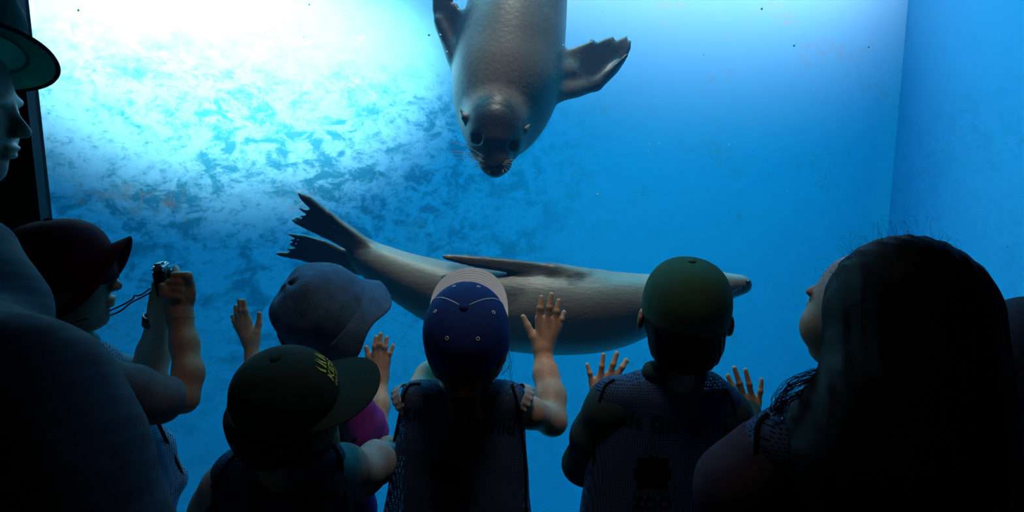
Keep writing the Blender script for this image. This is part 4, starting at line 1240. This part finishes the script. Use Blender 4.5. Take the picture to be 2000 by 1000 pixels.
# ------------------------------------------------------------------ boy in the red cap with a camera
def boy_red_cap():
    P = thing('person', 'boy in a dark red cap seen side-on, raising a compact camera', 'person', (W(130, 800, 1.26)[0], 1.26, 0), 'children at the aquarium window')
    R = frame((0.95, 0.30, 0.03), (-0.03, -0.05, 1.0))
    up, fw = R[:, 2], R[:, 1]
    hc = W(113, 545, 1.25)
    S = Sdf(); head_sdf(S, hc, R, 0.205)
    nb = W(108, 690, 1.26)
    S.cone(hc - up * 0.05 - fw * 0.02, nb, 0.047, 0.050, 0.03)
    sN, sF = W(190, 745, 1.16), W(130, 715, 1.38)           # near and far shoulder
    hN, hF = W(150, 1060, 1.20), W(120, 1040, 1.34)
    torso_sdf(S, sF, sN, hF, hN, 0.036, 0.058)
    eN, wN = W(358, 778, 1.24), W(351, 618, 1.315)
    S.chain([sN, W(280, 772, 1.19), eN], [0.034, 0.030, 0.0255], 0.02)
    S.chain([eN, W(368, 730, 1.265), W(360, 670, 1.295), wN], [0.0255, 0.0265, 0.0245, 0.0195], 0.02)
    eF, wF = W(292, 748, 1.41), W(314, 604, 1.41)
    S.chain([sF, W(220, 725, 1.42), eF], [0.034, 0.034, 0.032], 0.02)
    S.chain([eF, W(300, 690, 1.43), wF], [0.032, 0.032, 0.021], 0.02)
    # near hand: fist around the camera's near end, index finger on top
    m = PX(1.33)
    S.chain([wN, W(348, 585, 1.325)], [0.0235, 0.027], 0.02)
    S.ell(W(350, 572, 1.325), (0.026, 0.022, 0.024), None, 0.015)
    for i, (b, k, t) in enumerate([((372, 560), (366, 540), (340, 538)), ((374, 572), (352, 552), (330, 552)), ((373, 584), (350, 566), (328, 566)), ((368, 594), (346, 580), (328, 580))]):
        S.chain([W(*b, 1.325), W(*k, 1.315 - 0.004 * i), W(*t, 1.318 - 0.004 * i)], [0.0095, 0.0095, 0.0078], 0.004)
    S.chain([W(352, 545, 1.34), W(345, 533, 1.355), W(343, 524, 1.365)], [0.009, 0.008, 0.0068], 0.004)
    S.chain([W(338, 590, 1.31), W(322, 575, 1.305), W(316, 560, 1.305)], [0.011, 0.0095, 0.0075], 0.006)     # thumb
    # far hand under the camera
    S.chain([wF, W(316, 578, 1.41)], [0.021, 0.024], 0.02)
    for i, (b, t) in enumerate([((322, 565), (334, 532)), ((330, 570), (343, 540)), ((336, 575), (349, 548))]):
        S.chain([W(*b, 1.415), W(*t, 1.41)], [0.0085, 0.007], 0.004)
    S.chain([W(306, 575, 1.40), W(304, 556, 1.395)], [0.010, 0.008], 0.005)
    legs_sdf(S, hF + np.array((0, 0, -0.05)), hN + np.array((0, 0, -0.05)), 0.055, 0.03)
    build_body(S, P, [(wN, unit(W(348, 540, 1.34) - wN), 0.13, 0.0026), (wF, unit(W(320, 540, 1.41) - wF), 0.09, 0.003), (hc - up * 0.085, up, 0.20, 0.0034)])
    # wrist band on the far wrist
    ax = unit(W(305, 612, 1.42) - W(301, 660, 1.425)); cB = W(306, 626, 1.421); t1 = unit(np.cross(ax, (0, 1, 0))); t2 = np.cross(ax, t1)
    def fb(u, v):
        d = math.cos(2 * PI * u) * t1 + math.sin(2 * PI * u) * t2
        return cB + ax * (0.022 * (v - 0.5)) + d * 0.0262, d
    wb = shell_grid('wrist_band', fb, 40, 3, 0.004, nodemat('black_rubber', (0.008, 0.008, 0.009), 0.45, 0.4)[0], P, True)
    # T-shirt
    T = Sdf(); torso_sdf(T, sF, sN, hF, hN, 0.042, 0.066)
    T.chain([sN, W(262, 770, 1.185), W(312, 780, 1.205)], [0.047, 0.046, 0.047], 0.02)
    T.chain([sF, W(215, 726, 1.42), W(262, 738, 1.42)], [0.044, 0.042, 0.041], 0.02)
    T.cone(W(150, 690, 1.27), W(120, 690, 1.27), 0.05, 0.05, 0.03)
    T.warp(wrinkle(0.005, 85, [(1, 0.3, 0.3), (0.5, 0.3, -0.9)], 31))
    garment('t_shirt', T, fabric('grey_cotton', (0.17, 0.18, 0.21)), P, 0.006)
    V = Sdf()
    a, b, c, d = W(145, 712, 1.36), W(178, 728, 1.19), W(235, 1050, 1.42), W(250, 1080, 1.20)
    V.cone(a, b, 0.044, 0.044, 0.03)
    for t in (0, .33, .67, 1): V.cone(a * (1 - t) + b * t, (c * (1 - t) + d * t), 0.048, 0.075, 0.04)
    V.chain([W(250, 800, 1.35), W(300, 870, 1.375), W(340, 935, 1.40), W(312, 975, 1.39)], [0.035, 0.024, 0.018, 0.024], 0.04); V.cone(W(300, 880, 1.37), W(300, 1000, 1.38), 0.03, 0.04, 0.04)
    V.warp(wrinkle(0.004, 50, [(1, 0.4, 0.3)], 33))
    vest = garment('vest', V, MAT_VEST_PALE, P, 0.0065)
    bv = obj_bvh(vest)
    tubes('piping', [(smooth_path([W(306, 820, 1.33), W(326, 862, 1.36), W(345, 902, 1.38), W(357, 932, 1.392), W(352, 952, 1.392), W(336, 968, 1.385)], 5), 0.004)], MAT_BLACK, vest)
    tubes('piping', [(surf_path(bv, [(160, 655), (175, 690), (215, 720), (250, 745)], 1.22), 0.0035)], MAT_BLACK, vest)
    Tr = Sdf(); an = legs_sdf(Tr, hF + np.array((0, 0, -0.05)), hN + np.array((0, 0, -0.05)), 0.07, 0.045); Tr.cone(hF, hN, 0.068, 0.068, 0.03); Tr.cut((0, 0, 0.085), (0, 0, -1))
    garment('trousers', Tr, MAT_TROUSER, P, 0.012); shoes(P, an, 0.18, (1, 0.3, 0))
    MR = fabric('dark_red_cap_cloth', (0.13, 0.008, 0.018), 0.85, 0.15)
    C = W(113, 512, 1.25)
    RC = frame((0.95, 0.26, 0.10), (-0.12, -0.05, 1.0))
    rx, ry, hz = 0.088, 0.092, 0.078
    cap = cap_crown('cap', P, C, RC, rx, ry, hz, MR, -0.045, 0.72, 0.012)
    cap_brim(cap, C, RC, rx, ry, 0.036, 82, 0.082, MR, 0.30, 0.092, -0.004, 0.8)
    ball('button', C + RC[:, 2] * (hz + 0.002), (0.008, 0.008, 0.004), MR, cap, RC)
    st = [crown_point(C, RC, rx, ry, hz, PI - 0.5 + t, 0.0) * 1.0 - RC[:, 2] * 0.02 for t in np.linspace(0.0, 1.1, 8)]
    tubes('strap', [(st, 0.006)], fabric('red_strap', (0.10, 0.03, 0.035)), cap)
    H = Sdf(); H.ell(hc - fw * 0.02, (0.085, 0.09, 0.092), R, 0.02); H.cone(hc - up * 0.05 - fw * 0.05, hc - up * 0.08 - fw * 0.05, 0.05, 0.04, 0.03)
    H.cut(hc + up * 0.03, up); H.cut(hc - fw * 0.01, fw); H.warp(wrinkle(0.0018, 380, [(1, 0.2, 0.1)], 16))
    garment('hair', H, MAT_HAIR_DK, P, 0.005)

    # the compact camera in his hands
    K = thing('compact_camera', 'small silver-topped compact camera held up by the boy in red cap', 'camera', tuple(W(320, 560, 1.36)))
    MS, _, mb = nodemat('silver_camera_metal', (0.35, 0.36, 0.38), 0.3, 0.6); mb.inputs['Metallic'].default_value = 0.8
    MK, _, _ = nodemat('black_camera_shell', (0.012, 0.012, 0.014), 0.4, 0.5)
    MGl, _, _ = nodemat('lens_glass', (0.01, 0.01, 0.015), 0.05, 0.8)
    kc = W(319, 545, 1.36); KR = frame((0.93, 0.34, 0.12), (-0.10, 0.02, 1.0))
    def kbox(name, c, half, mat, parent, bev=0.003):
        bm = bmesh.new(); bmesh.ops.create_cube(bm, size=2.0)
        bmesh.ops.scale(bm, vec=half, verts=bm.verts)
        bmesh.ops.bevel(bm, geom=list(bm.edges), offset=bev, segments=2, affect='EDGES')
        M = Matrix.Translation(Vector(kc + KR @ np.array(c))) @ Matrix([list(r) for r in KR]).to_4x4()
        bmesh.ops.transform(bm, matrix=M, verts=bm.verts)
        me = bpy.data.meshes.new(name); bm.to_mesh(me); bm.free(); me.materials.append(mat)
        return link(bpy.data.objects.new(name, me), parent)
    kbox('camera_body', (0, 0, -0.004), (0.047, 0.011, 0.027), MK, K)
    kbox('top_plate', (0, 0, 0.0265), (0.046, 0.0115, 0.0045), MS, K)
    kbox('screen', (-0.008, -0.0115, -0.003), (0.030, 0.001, 0.021), MGl, K, 0.0005)
    def kdisc(name, c, axis, r, h, mat, seg=24):
        p = kc + KR @ np.array(c); a = KR @ np.array(axis, float)
        pts = [p, p + a * h * 0.5, p + a * h]
        return tubes(name, [(pts, r)], mat, K, seg)
    kdisc('shutter_button', (0.030, 0, 0.031), (0, 0, 1), 0.0065, 0.005, MS)
    kdisc('mode_dial', (0.010, 0, 0.031), (0, 0, 1), 0.0085, 0.004, MK)
    kdisc('zoom_lever', (-0.018, 0, 0.031), (0, 0, 1), 0.006, 0.003, MS)
    kdisc('lens', (0.0, 0.011, -0.004), (0, 1, 0), 0.022, 0.016, MK)
    kdisc('lens_front', (0.0, 0.027, -0.004), (0, 1, 0), 0.014, 0.001, MGl)
    kbox('eyepiece', (-0.03, -0.012, 0.021), (0.009, 0.003, 0.006), MK, K, 0.001)
    MC, _, _ = nodemat('black_cord', (0.008, 0.008, 0.01), 0.6)
    a0 = W(294, 563, 1.33)
    tubes('cord', [(smooth_path([a0, W(275, 576, 1.31), W(262, 578, 1.31), W(258, 585, 1.305), W(230, 600, 1.29), W(190, 616, 1.25), W(150, 628, 1.20), W(105, 642, 1.16)], 6), 0.0016)], MC, K, 6)
    tubes('cord', [(smooth_path([W(296, 570, 1.33), W(276, 581, 1.315), W(255, 592, 1.30), W(236, 607, 1.295), W(215, 616, 1.285), W(203, 622, 1.28), W(196, 618, 1.27)], 6), 0.0016)], MC, K, 6)
boy_red_cap()

# ------------------------------------------------------------------ adult in the green brimmed hat
def adult_green_hat():
    P = thing('person', 'adult in a wide green brimmed hat and dark checked shirt at the left edge', 'person', (W(-60, 700, 0.95)[0], 0.9, 0))
    R = frame((0.95, 0.26, -0.16), (0.14, 0.0, 1.0))
    up, fw = R[:, 2], R[:, 1]
    hc = W(-112, 203, 1.06)
    S = Sdf(); head_sdf(S, hc, R, 0.232)
    nb = W(-150, 420, 1.02)
    S.cone(hc - up * 0.06 - fw * 0.03, nb, 0.055, 0.058, 0.03)
    sN, sF = W(35, 770, 0.76), W(-250, 520, 1.10)
    hN, hF = W(-260, 1250, 0.80), W(-160, 1050, 1.06)
    torso_sdf(S, sF, sN, hF, hN, 0.06, 0.085)
    eN = W(215, 1090, 0.80); wN = W(300, 1120, 0.98)
    S.chain([sN, eN, wN, W(330, 1110, 1.06)], [0.055, 0.045, 0.03, 0.028], 0.03)
    eF = W(-230, 860, 1.22); wF = W(-230, 1080, 1.28)
    S.chain([sF, eF, wF, W(-220, 1160, 1.29)], [0.055, 0.042, 0.028, 0.026], 0.03)
    legs_sdf(S, hF + np.array((0, 0, -0.06)), hN + np.array((0, 0, -0.06)), 0.08, 0.04)
    build_body(S, P, [(hc - up * 0.10, up, 0.23, 0.0034)], 0.010)
    MP = fabric('dark_checked_cotton', (0.085, 0.12, 0.13), 0.9)
    # check pattern
    nt = MP.node_tree; b = nt.nodes['Principled BSDF']; old = b.inputs['Base Color'].links[0].from_socket
    tc = add(nt, 'ShaderNodeTexCoord'); sx = add(nt, 'ShaderNodeSeparateXYZ'); mp = add(nt, 'ShaderNodeMapping'); mp.inputs['Rotation'].default_value = (0.3, 0.5, 0.2)
    nt.links.new(tc.outputs['Object'], mp.inputs[0]); nt.links.new(mp.outputs[0], sx.inputs[0])
    acc = None
    for i in (0, 2):
        m1 = add(nt, 'ShaderNodeMath', operation='MULTIPLY'); m1.inputs[1].default_value = 240; nt.links.new(sx.outputs[i], m1.inputs[0])
        s1 = add(nt, 'ShaderNodeMath', operation='SINE'); nt.links.new(m1.outputs[0], s1.inputs[0])
        g = add(nt, 'ShaderNodeMapRange'); g.inputs['From Min'].default_value = 0.2; g.inputs['From Max'].default_value = 0.6; nt.links.new(s1.outputs[0], g.inputs[0])
        if acc is None: acc = g.outputs[0]
        else:
            a2 = add(nt, 'ShaderNodeMath', operation='ADD'); nt.links.new(acc, a2.inputs[0]); nt.links.new(g.outputs[0], a2.inputs[1]); acc = a2.outputs[0]
    hf = add(nt, 'ShaderNodeMath', operation='MULTIPLY'); hf.inputs[1].default_value = 0.5; nt.links.new(acc, hf.inputs[0])
    mx = add(nt, 'ShaderNodeMix', data_type='RGBA'); mx.inputs[7].default_value = (0.115, 0.16, 0.175, 1)
    nt.links.new(hf.outputs[0], mx.inputs[0]); nt.links.new(old, mx.inputs[6]); nt.links.new(mx.outputs[2], b.inputs['Base Color'])
    T = Sdf(); torso_sdf(T, sF, sN, hF, hN, 0.07, 0.10, 0.08)
    T.chain([sN, W(120, 890, 0.77), eN, W(285, 1115, 0.95)], [0.085, 0.082, 0.075, 0.05], 0.06)
    T.chain([sF, eF, W(-230, 1050, 1.27)], [0.072, 0.06, 0.04], 0.04)
    T.cone(W(-60, 500, 1.05), W(-30, 600, 0.98), 0.065, 0.07, 0.05); T.cone(W(-30, 600, 0.98), W(-40, 800, 0.9), 0.07, 0.09, 0.06)
    T.warp(wrinkle(0.009, 42, [(0.9, 0.4, 0.6), (0.7, 0.2, -0.8), (1, 0, 0.2)], 41))
    garment('shirt', T, MP, P, 0.008)
    Tr = Sdf(); an = legs_sdf(Tr, hF + np.array((0, 0, -0.06)), hN + np.array((0, 0, -0.06)), 0.10, 0.055, 0.08); Tr.cone(hF, hN, 0.10, 0.10, 0.04); Tr.cut((0, 0, 0.09), (0, 0, -1))
    garment('trousers', Tr, MAT_TROUSER, P, 0.016); shoes(P, an, 0.25, (1, 0.3, 0))
    # hat: tipped so its underside shows
    MH = translucent(fabric('green_hat_cloth', (0.03, 0.40, 0.34), 0.9, 0.2), 0.65); MHd = fabric('dark_hat_binding', (0.008, 0.03, 0.035))
    HR = frame((0.93, 0.30, -0.03), (0.0, 0.36, 0.92)); hu = HR[:, 2]
    C = W(-126, 68, 1.05)
    rx, ry, hz = 0.098, 0.114, 0.105
    hat = cap_crown('brimmed_hat', P, C, HR, rx, ry, hz, MH, -0.02, 0.7)
    def fn(u, v):
        th = 2 * PI * u; d = np.array((math.sin(th), math.cos(th), 0)); r = 0.040 * v
        p = d * np.array((rx, ry, 0)) + d * r + np.array((0, 0, -0.018 - 0.010 * v * v + 0.003 * v * math.sin(3 * th)))
        return C + HR @ p, HR @ np.array((0, 0, 1.0))
    shell_grid('brim', fn, 80, 8, 0.003, MH, hat, True)
    edge = [fn(t, 1.0)[0] for t in np.linspace(0, 1, 81)]
    tubes('edge_binding', [(edge, 0.0032)], MHd, hat, 6)
    H = Sdf(); H.ell(hc - fw * 0.025 + up * 0.01, (0.098, 0.105, 0.105), R, 0.02); H.cone(hc - up * 0.06 - fw * 0.06, hc - up * 0.12 - fw * 0.07, 0.055, 0.045, 0.03)
    H.cut(hc + up * 0.06, up); H.cut(hc - fw * 0.005, fw); H.warp(wrinkle(0.002, 350, [(1, 0.2, 0.1)], 46))
    garment('hair', H, MAT_HAIR_DK, P, 0.007)
adult_green_hat()

# ------------------------------------------------------------------ girl with long dark hair
def girl_long_hair():
    P = thing('person', 'girl with long dark hair seen from behind, face turned to the glass', 'person', (W(1740, 900, 0.95)[0], 0.95, 0), 'children at the aquarium window')
    R = frame((-0.40, 0.88, 0.20), (0.05, -0.15, 1.0))
    up, fw = R[:, 2], R[:, 1]
    hc = W(1690, 618, 1.0)
    S = Sdf(); head_sdf(S, hc, R, 0.205)
    nb = W(1735, 800, 0.97)
    S.cone(hc - up * 0.05 - fw * 0.02, nb, 0.048, 0.05, 0.03)
    sL, sR = W(1500, 900, 0.96), W(1890, 900, 0.94); hL, hR = W(1560, 1300, 0.96), W(1900, 1300, 0.94)
    torso_sdf(S, sL, sR, hL, hR, 0.045, 0.065)
    eL, wl = W(1420, 1080, 1.05), W(1480, 1020, 1.22)
    eR, wr = W(1960, 1090, 1.0), W(1900, 1060, 1.15)
    for s, e, w in ((sL, eL, wl), (sR, eR, wr)): S.chain([s, e, w, w + np.array((0.005, 0.06, 0.01))], [0.04, 0.036, 0.023, 0.022], 0.02)
    legs_sdf(S, hL + np.array((0.02, 0, -0.03)), hR + np.array((-0.02, 0, -0.03)), 0.06, 0.032)
    build_body(S, P, [(hc - up * 0.085, up, 0.20, 0.0034)])
    T = Sdf(); torso_sdf(T, sL, sR, hL, hR, 0.050, 0.072)
    T.chain([sL, W(1442, 950, 0.97), eL, W(1470, 1030, 1.18)], [0.056, 0.060, 0.054, 0.036], 0.03)
    T.chain([sR, W(1935, 980, 0.95), eR, W(1910, 1065, 1.12)], [0.054, 0.054, 0.05, 0.036], 0.03)
    T.cone(W(1650, 815, 0.97), W(1800, 815, 0.95), 0.04, 0.04, 0.04)
    T.warp(wrinkle(0.0045, 70, [(0.8, 0.3, 0.6), (0.9, 0.2, -0.6)], 51))
    garment('long_sleeved_top', T, fabric('dusky_purple_cotton', (0.050, 0.034, 0.052)), P, 0.006)
    V = Sdf()
    a, b, c, d = W(1540, 870, 0.955), W(1860, 870, 0.935), W(1560, 1320, 0.95), W(1900, 1320, 0.93)
    V.cone(a, b, 0.052, 0.052, 0.03)
    for t in (0, .25, .5, .75, 1): V.cone(a * (1 - t) + b * t, c * (1 - t) + d * t, 0.056, 0.08, 0.04)
    V.warp(wrinkle(0.004, 60, [(1, 0.2, 0.3)], 55))
    vest = garment('vest', V, MAT_VEST, P, 0.0075)
    bv = obj_bvh(vest)
    tubes('piping', [(surf_path(bv, [(1500, 810), (1482, 830), (1478, 880), (1480, 940), (1486, 1000)], 0.93), 0.0055)], MAT_BLACK, vest)
    Tr = Sdf(); an = legs_sdf(Tr, hL + np.array((0.02, 0, -0.03)), hR + np.array((-0.02, 0, -0.03)), 0.075, 0.045); Tr.cone(hL, hR, 0.07, 0.07, 0.03); Tr.cut((0, 0, 0.085), (0, 0, -1))
    garment('trousers', Tr, MAT_TROUSER, P, 0.012); shoes(P, an, 0.18)
    # long hair: a full mass over head and back
    H = Sdf()
    mm = PX(0.95)
    H.ell(W(1765, 605, 0.955), (146 * mm, 0.105, 148 * mm), None, 0.03)
    H.chain([W(1790, 640, 0.93), W(1795, 760, 0.90), W(1800, 900, 0.87), W(1800, 1080, 0.86)], [140 * mm, 142 * mm, 146 * mm, 140 * mm], 0.04)
    H.chain([W(1700, 700, 0.93), W(1690, 800, 0.90), W(1660, 900, 0.88), W(1670, 1060, 0.87)], [70 * mm, 85 * mm, 95 * mm, 90 * mm], 0.04)
    H.chain([W(1650, 770, 0.95), W(1610, 800, 0.94), W(1580, 850, 0.93), W(1575, 930, 0.92)], [45 * mm, 40 * mm, 42 * mm, 40 * mm], 0.03)
    H.warp(wrinkle(0.0028, 300, [(1, 0.3, 0.05), (0.9, -0.35, 0.04), (1, 0.1, -0.08)], 58))
    garment('hair', H, MAT_HAIR_DK, P, 0.005)
    pth = []
    r2 = np.random.default_rng(5)
    for i in range(70):                                  # flyaway strands over the crown
        t = r2.uniform(-1.15, 0.95); x0 = 1765 + 142 * math.sin(t); y0 = 605 - 142 * math.cos(t)
        a = r2.uniform(-1.0, 0.5); l = r2.uniform(18, 75)
        d = np.array((math.sin(t * 0.8 + a), -math.cos(t * 0.8 + a)))
        e = np.array((-d[1], d[0])) * r2.uniform(-0.3, 0.3) * l
        yy = 0.955 + r2.uniform(-0.05, 0.04)
        p0 = np.array((x0, y0 + 10)); p1 = p0 + d * l * 0.45 + e * 0.3; p2 = p0 + d * l * 0.75 + e
        pts = [W(*p0, yy), W(*p1, yy), W(*p2, yy), W(*(p2 + e * 0.8 + np.array((0, r2.uniform(-5, 18)))), yy)]
        pth.append((smooth_path(pts, 6), 0.00013))
    for i in range(70):                                   # lock blown out to the left of the neck
        y0 = 745 + r2.uniform(-12, 30)
        pts = [W(1625, y0 - 10, 0.95), W(1585, y0 - 5 + r2.uniform(-8, 8), 0.94), W(1545 + r2.uniform(-8, 8), y0 + 10 + r2.uniform(-8, 10), 0.935), W(1520 + r2.uniform(-12, 16), y0 + 36 + r2.uniform(-10, 10), 0.93), W(1510 + r2.uniform(-8, 22), 800 + r2.uniform(-10, 15), 0.925)]
        pth.append((smooth_path(pts, 6), 0.0004))
    for i in range(90):                                   # sheen strands down the back and side
        x0 = r2.uniform(1590, 1930); dx = r2.uniform(-30, 30)
        y0 = 520 + abs(x0 - 1765) * 0.6
        pts = []
        for k in range(5):
            p, _ = (W(x0 + dx * k / 4, y0 + k * 110, 0.83), None)
            pts.append(p)
        pth.append((smooth_path(pts, 3), 0.0) if False else (smooth_path([W(1880 + (x0 - 1590) * 0.16 + r2.uniform(-6, 6), 540 + k * 100 + (x0 - 1590) * 0.1, 0.93) for k in range(4)], 4), 0.0003))
    tubes('loose_hair', pth, MAT_HAIR_DK, P, 4)['kind'] = 'stuff'
girl_long_hair()

# ------------------------------------------------------------------ person in maroon at the right edge
def person_maroon():
    P = thing('person', 'person in a dark maroon top, only a shoulder showing at the right edge', 'person', (W(2150, 900, 1.2)[0], 1.2, 0))
    R = frame((-0.3, 0.95, 0.05), (0, 0, 1)); up, fw = R[:, 2], R[:, 1]
    sL, sR = W(2010, 690, 1.18), W(2390, 700, 1.16); hL, hR = W(2040, 1160, 1.2), W(2330, 1160, 1.2)
    hc = (sL + sR) / 2 + np.array((0, 0.0, 0.21))
    S = Sdf(); head_sdf(S, hc, R, 0.22)
    S.cone(hc - up * 0.06 - fw * 0.02, (sL + sR) / 2 + np.array((0, 0, 0.02)), 0.05, 0.055, 0.03)
    torso_sdf(S, sL, sR, hL, hR, 0.055, 0.075)
    eL, eR = W(1965, 950, 1.2), W(2440, 980, 1.18)
    for s, e in ((sL, eL), (sR, eR)): S.chain([s, e, e + np.array((0.03, 0.16, 0.05)), e + np.array((0.04, 0.22, 0.06))], [0.045, 0.04, 0.027, 0.026], 0.02)
    legs_sdf(S, hL + np.array((0.02, 0, -0.03)), hR + np.array((-0.02, 0, -0.03)), 0.07, 0.036)
    build_body(S, P, [(hc - up * 0.09, up, 0.22, 0.006)], 0.010)
    T = Sdf(); torso_sdf(T, sL, sR, hL, hR, 0.078, 0.095, 0.06); T.cone((sL + sR) / 2 + np.array((0, 0, 0.05)), sL + np.array((0.03, 0, 0.0)), 0.05, 0.08, 0.05); T.cone((sL + sR) / 2 + np.array((0, 0, 0.05)), sR, 0.05, 0.07, 0.05)
    T.chain([sL + np.array((0, 0, 0.005)), W(1990, 820, 1.19), eL, eL + np.array((0.028, 0.14, 0.045))], [0.088, 0.075, 0.062, 0.042], 0.04)
    T.chain([sR, eR, eR + np.array((0.028, 0.14, 0.045))], [0.08, 0.06, 0.042], 0.04)
    T.warp(wrinkle(0.006, 45, [(0.8, 0.3, 0.6), (0.9, 0.2, -0.6)], 61))
    garment('top', T, fabric('maroon_cloth', (0.15, 0.065, 0.085)), P, 0.009)
    Tr = Sdf(); an = legs_sdf(Tr, hL + np.array((0.02, 0, -0.03)), hR + np.array((-0.02, 0, -0.03)), 0.09, 0.05); Tr.cone(hL, hR, 0.09, 0.09, 0.03); Tr.cut((0, 0, 0.085), (0, 0, -1))
    garment('trousers', Tr, MAT_TROUSER, P, 0.016); shoes(P, an, 0.22)
    H = Sdf(); H.ell(hc - fw * 0.02 + up * 0.02, (0.095, 0.10, 0.105), R, 0.02); H.cone(hc - fw * 0.06, hc - fw * 0.07 - up * 0.12, 0.07, 0.05, 0.04); H.cut(hc + fw * 0.06, fw)
    garment('hair', H, MAT_HAIR_DK, P, 0.008)
person_maroon()
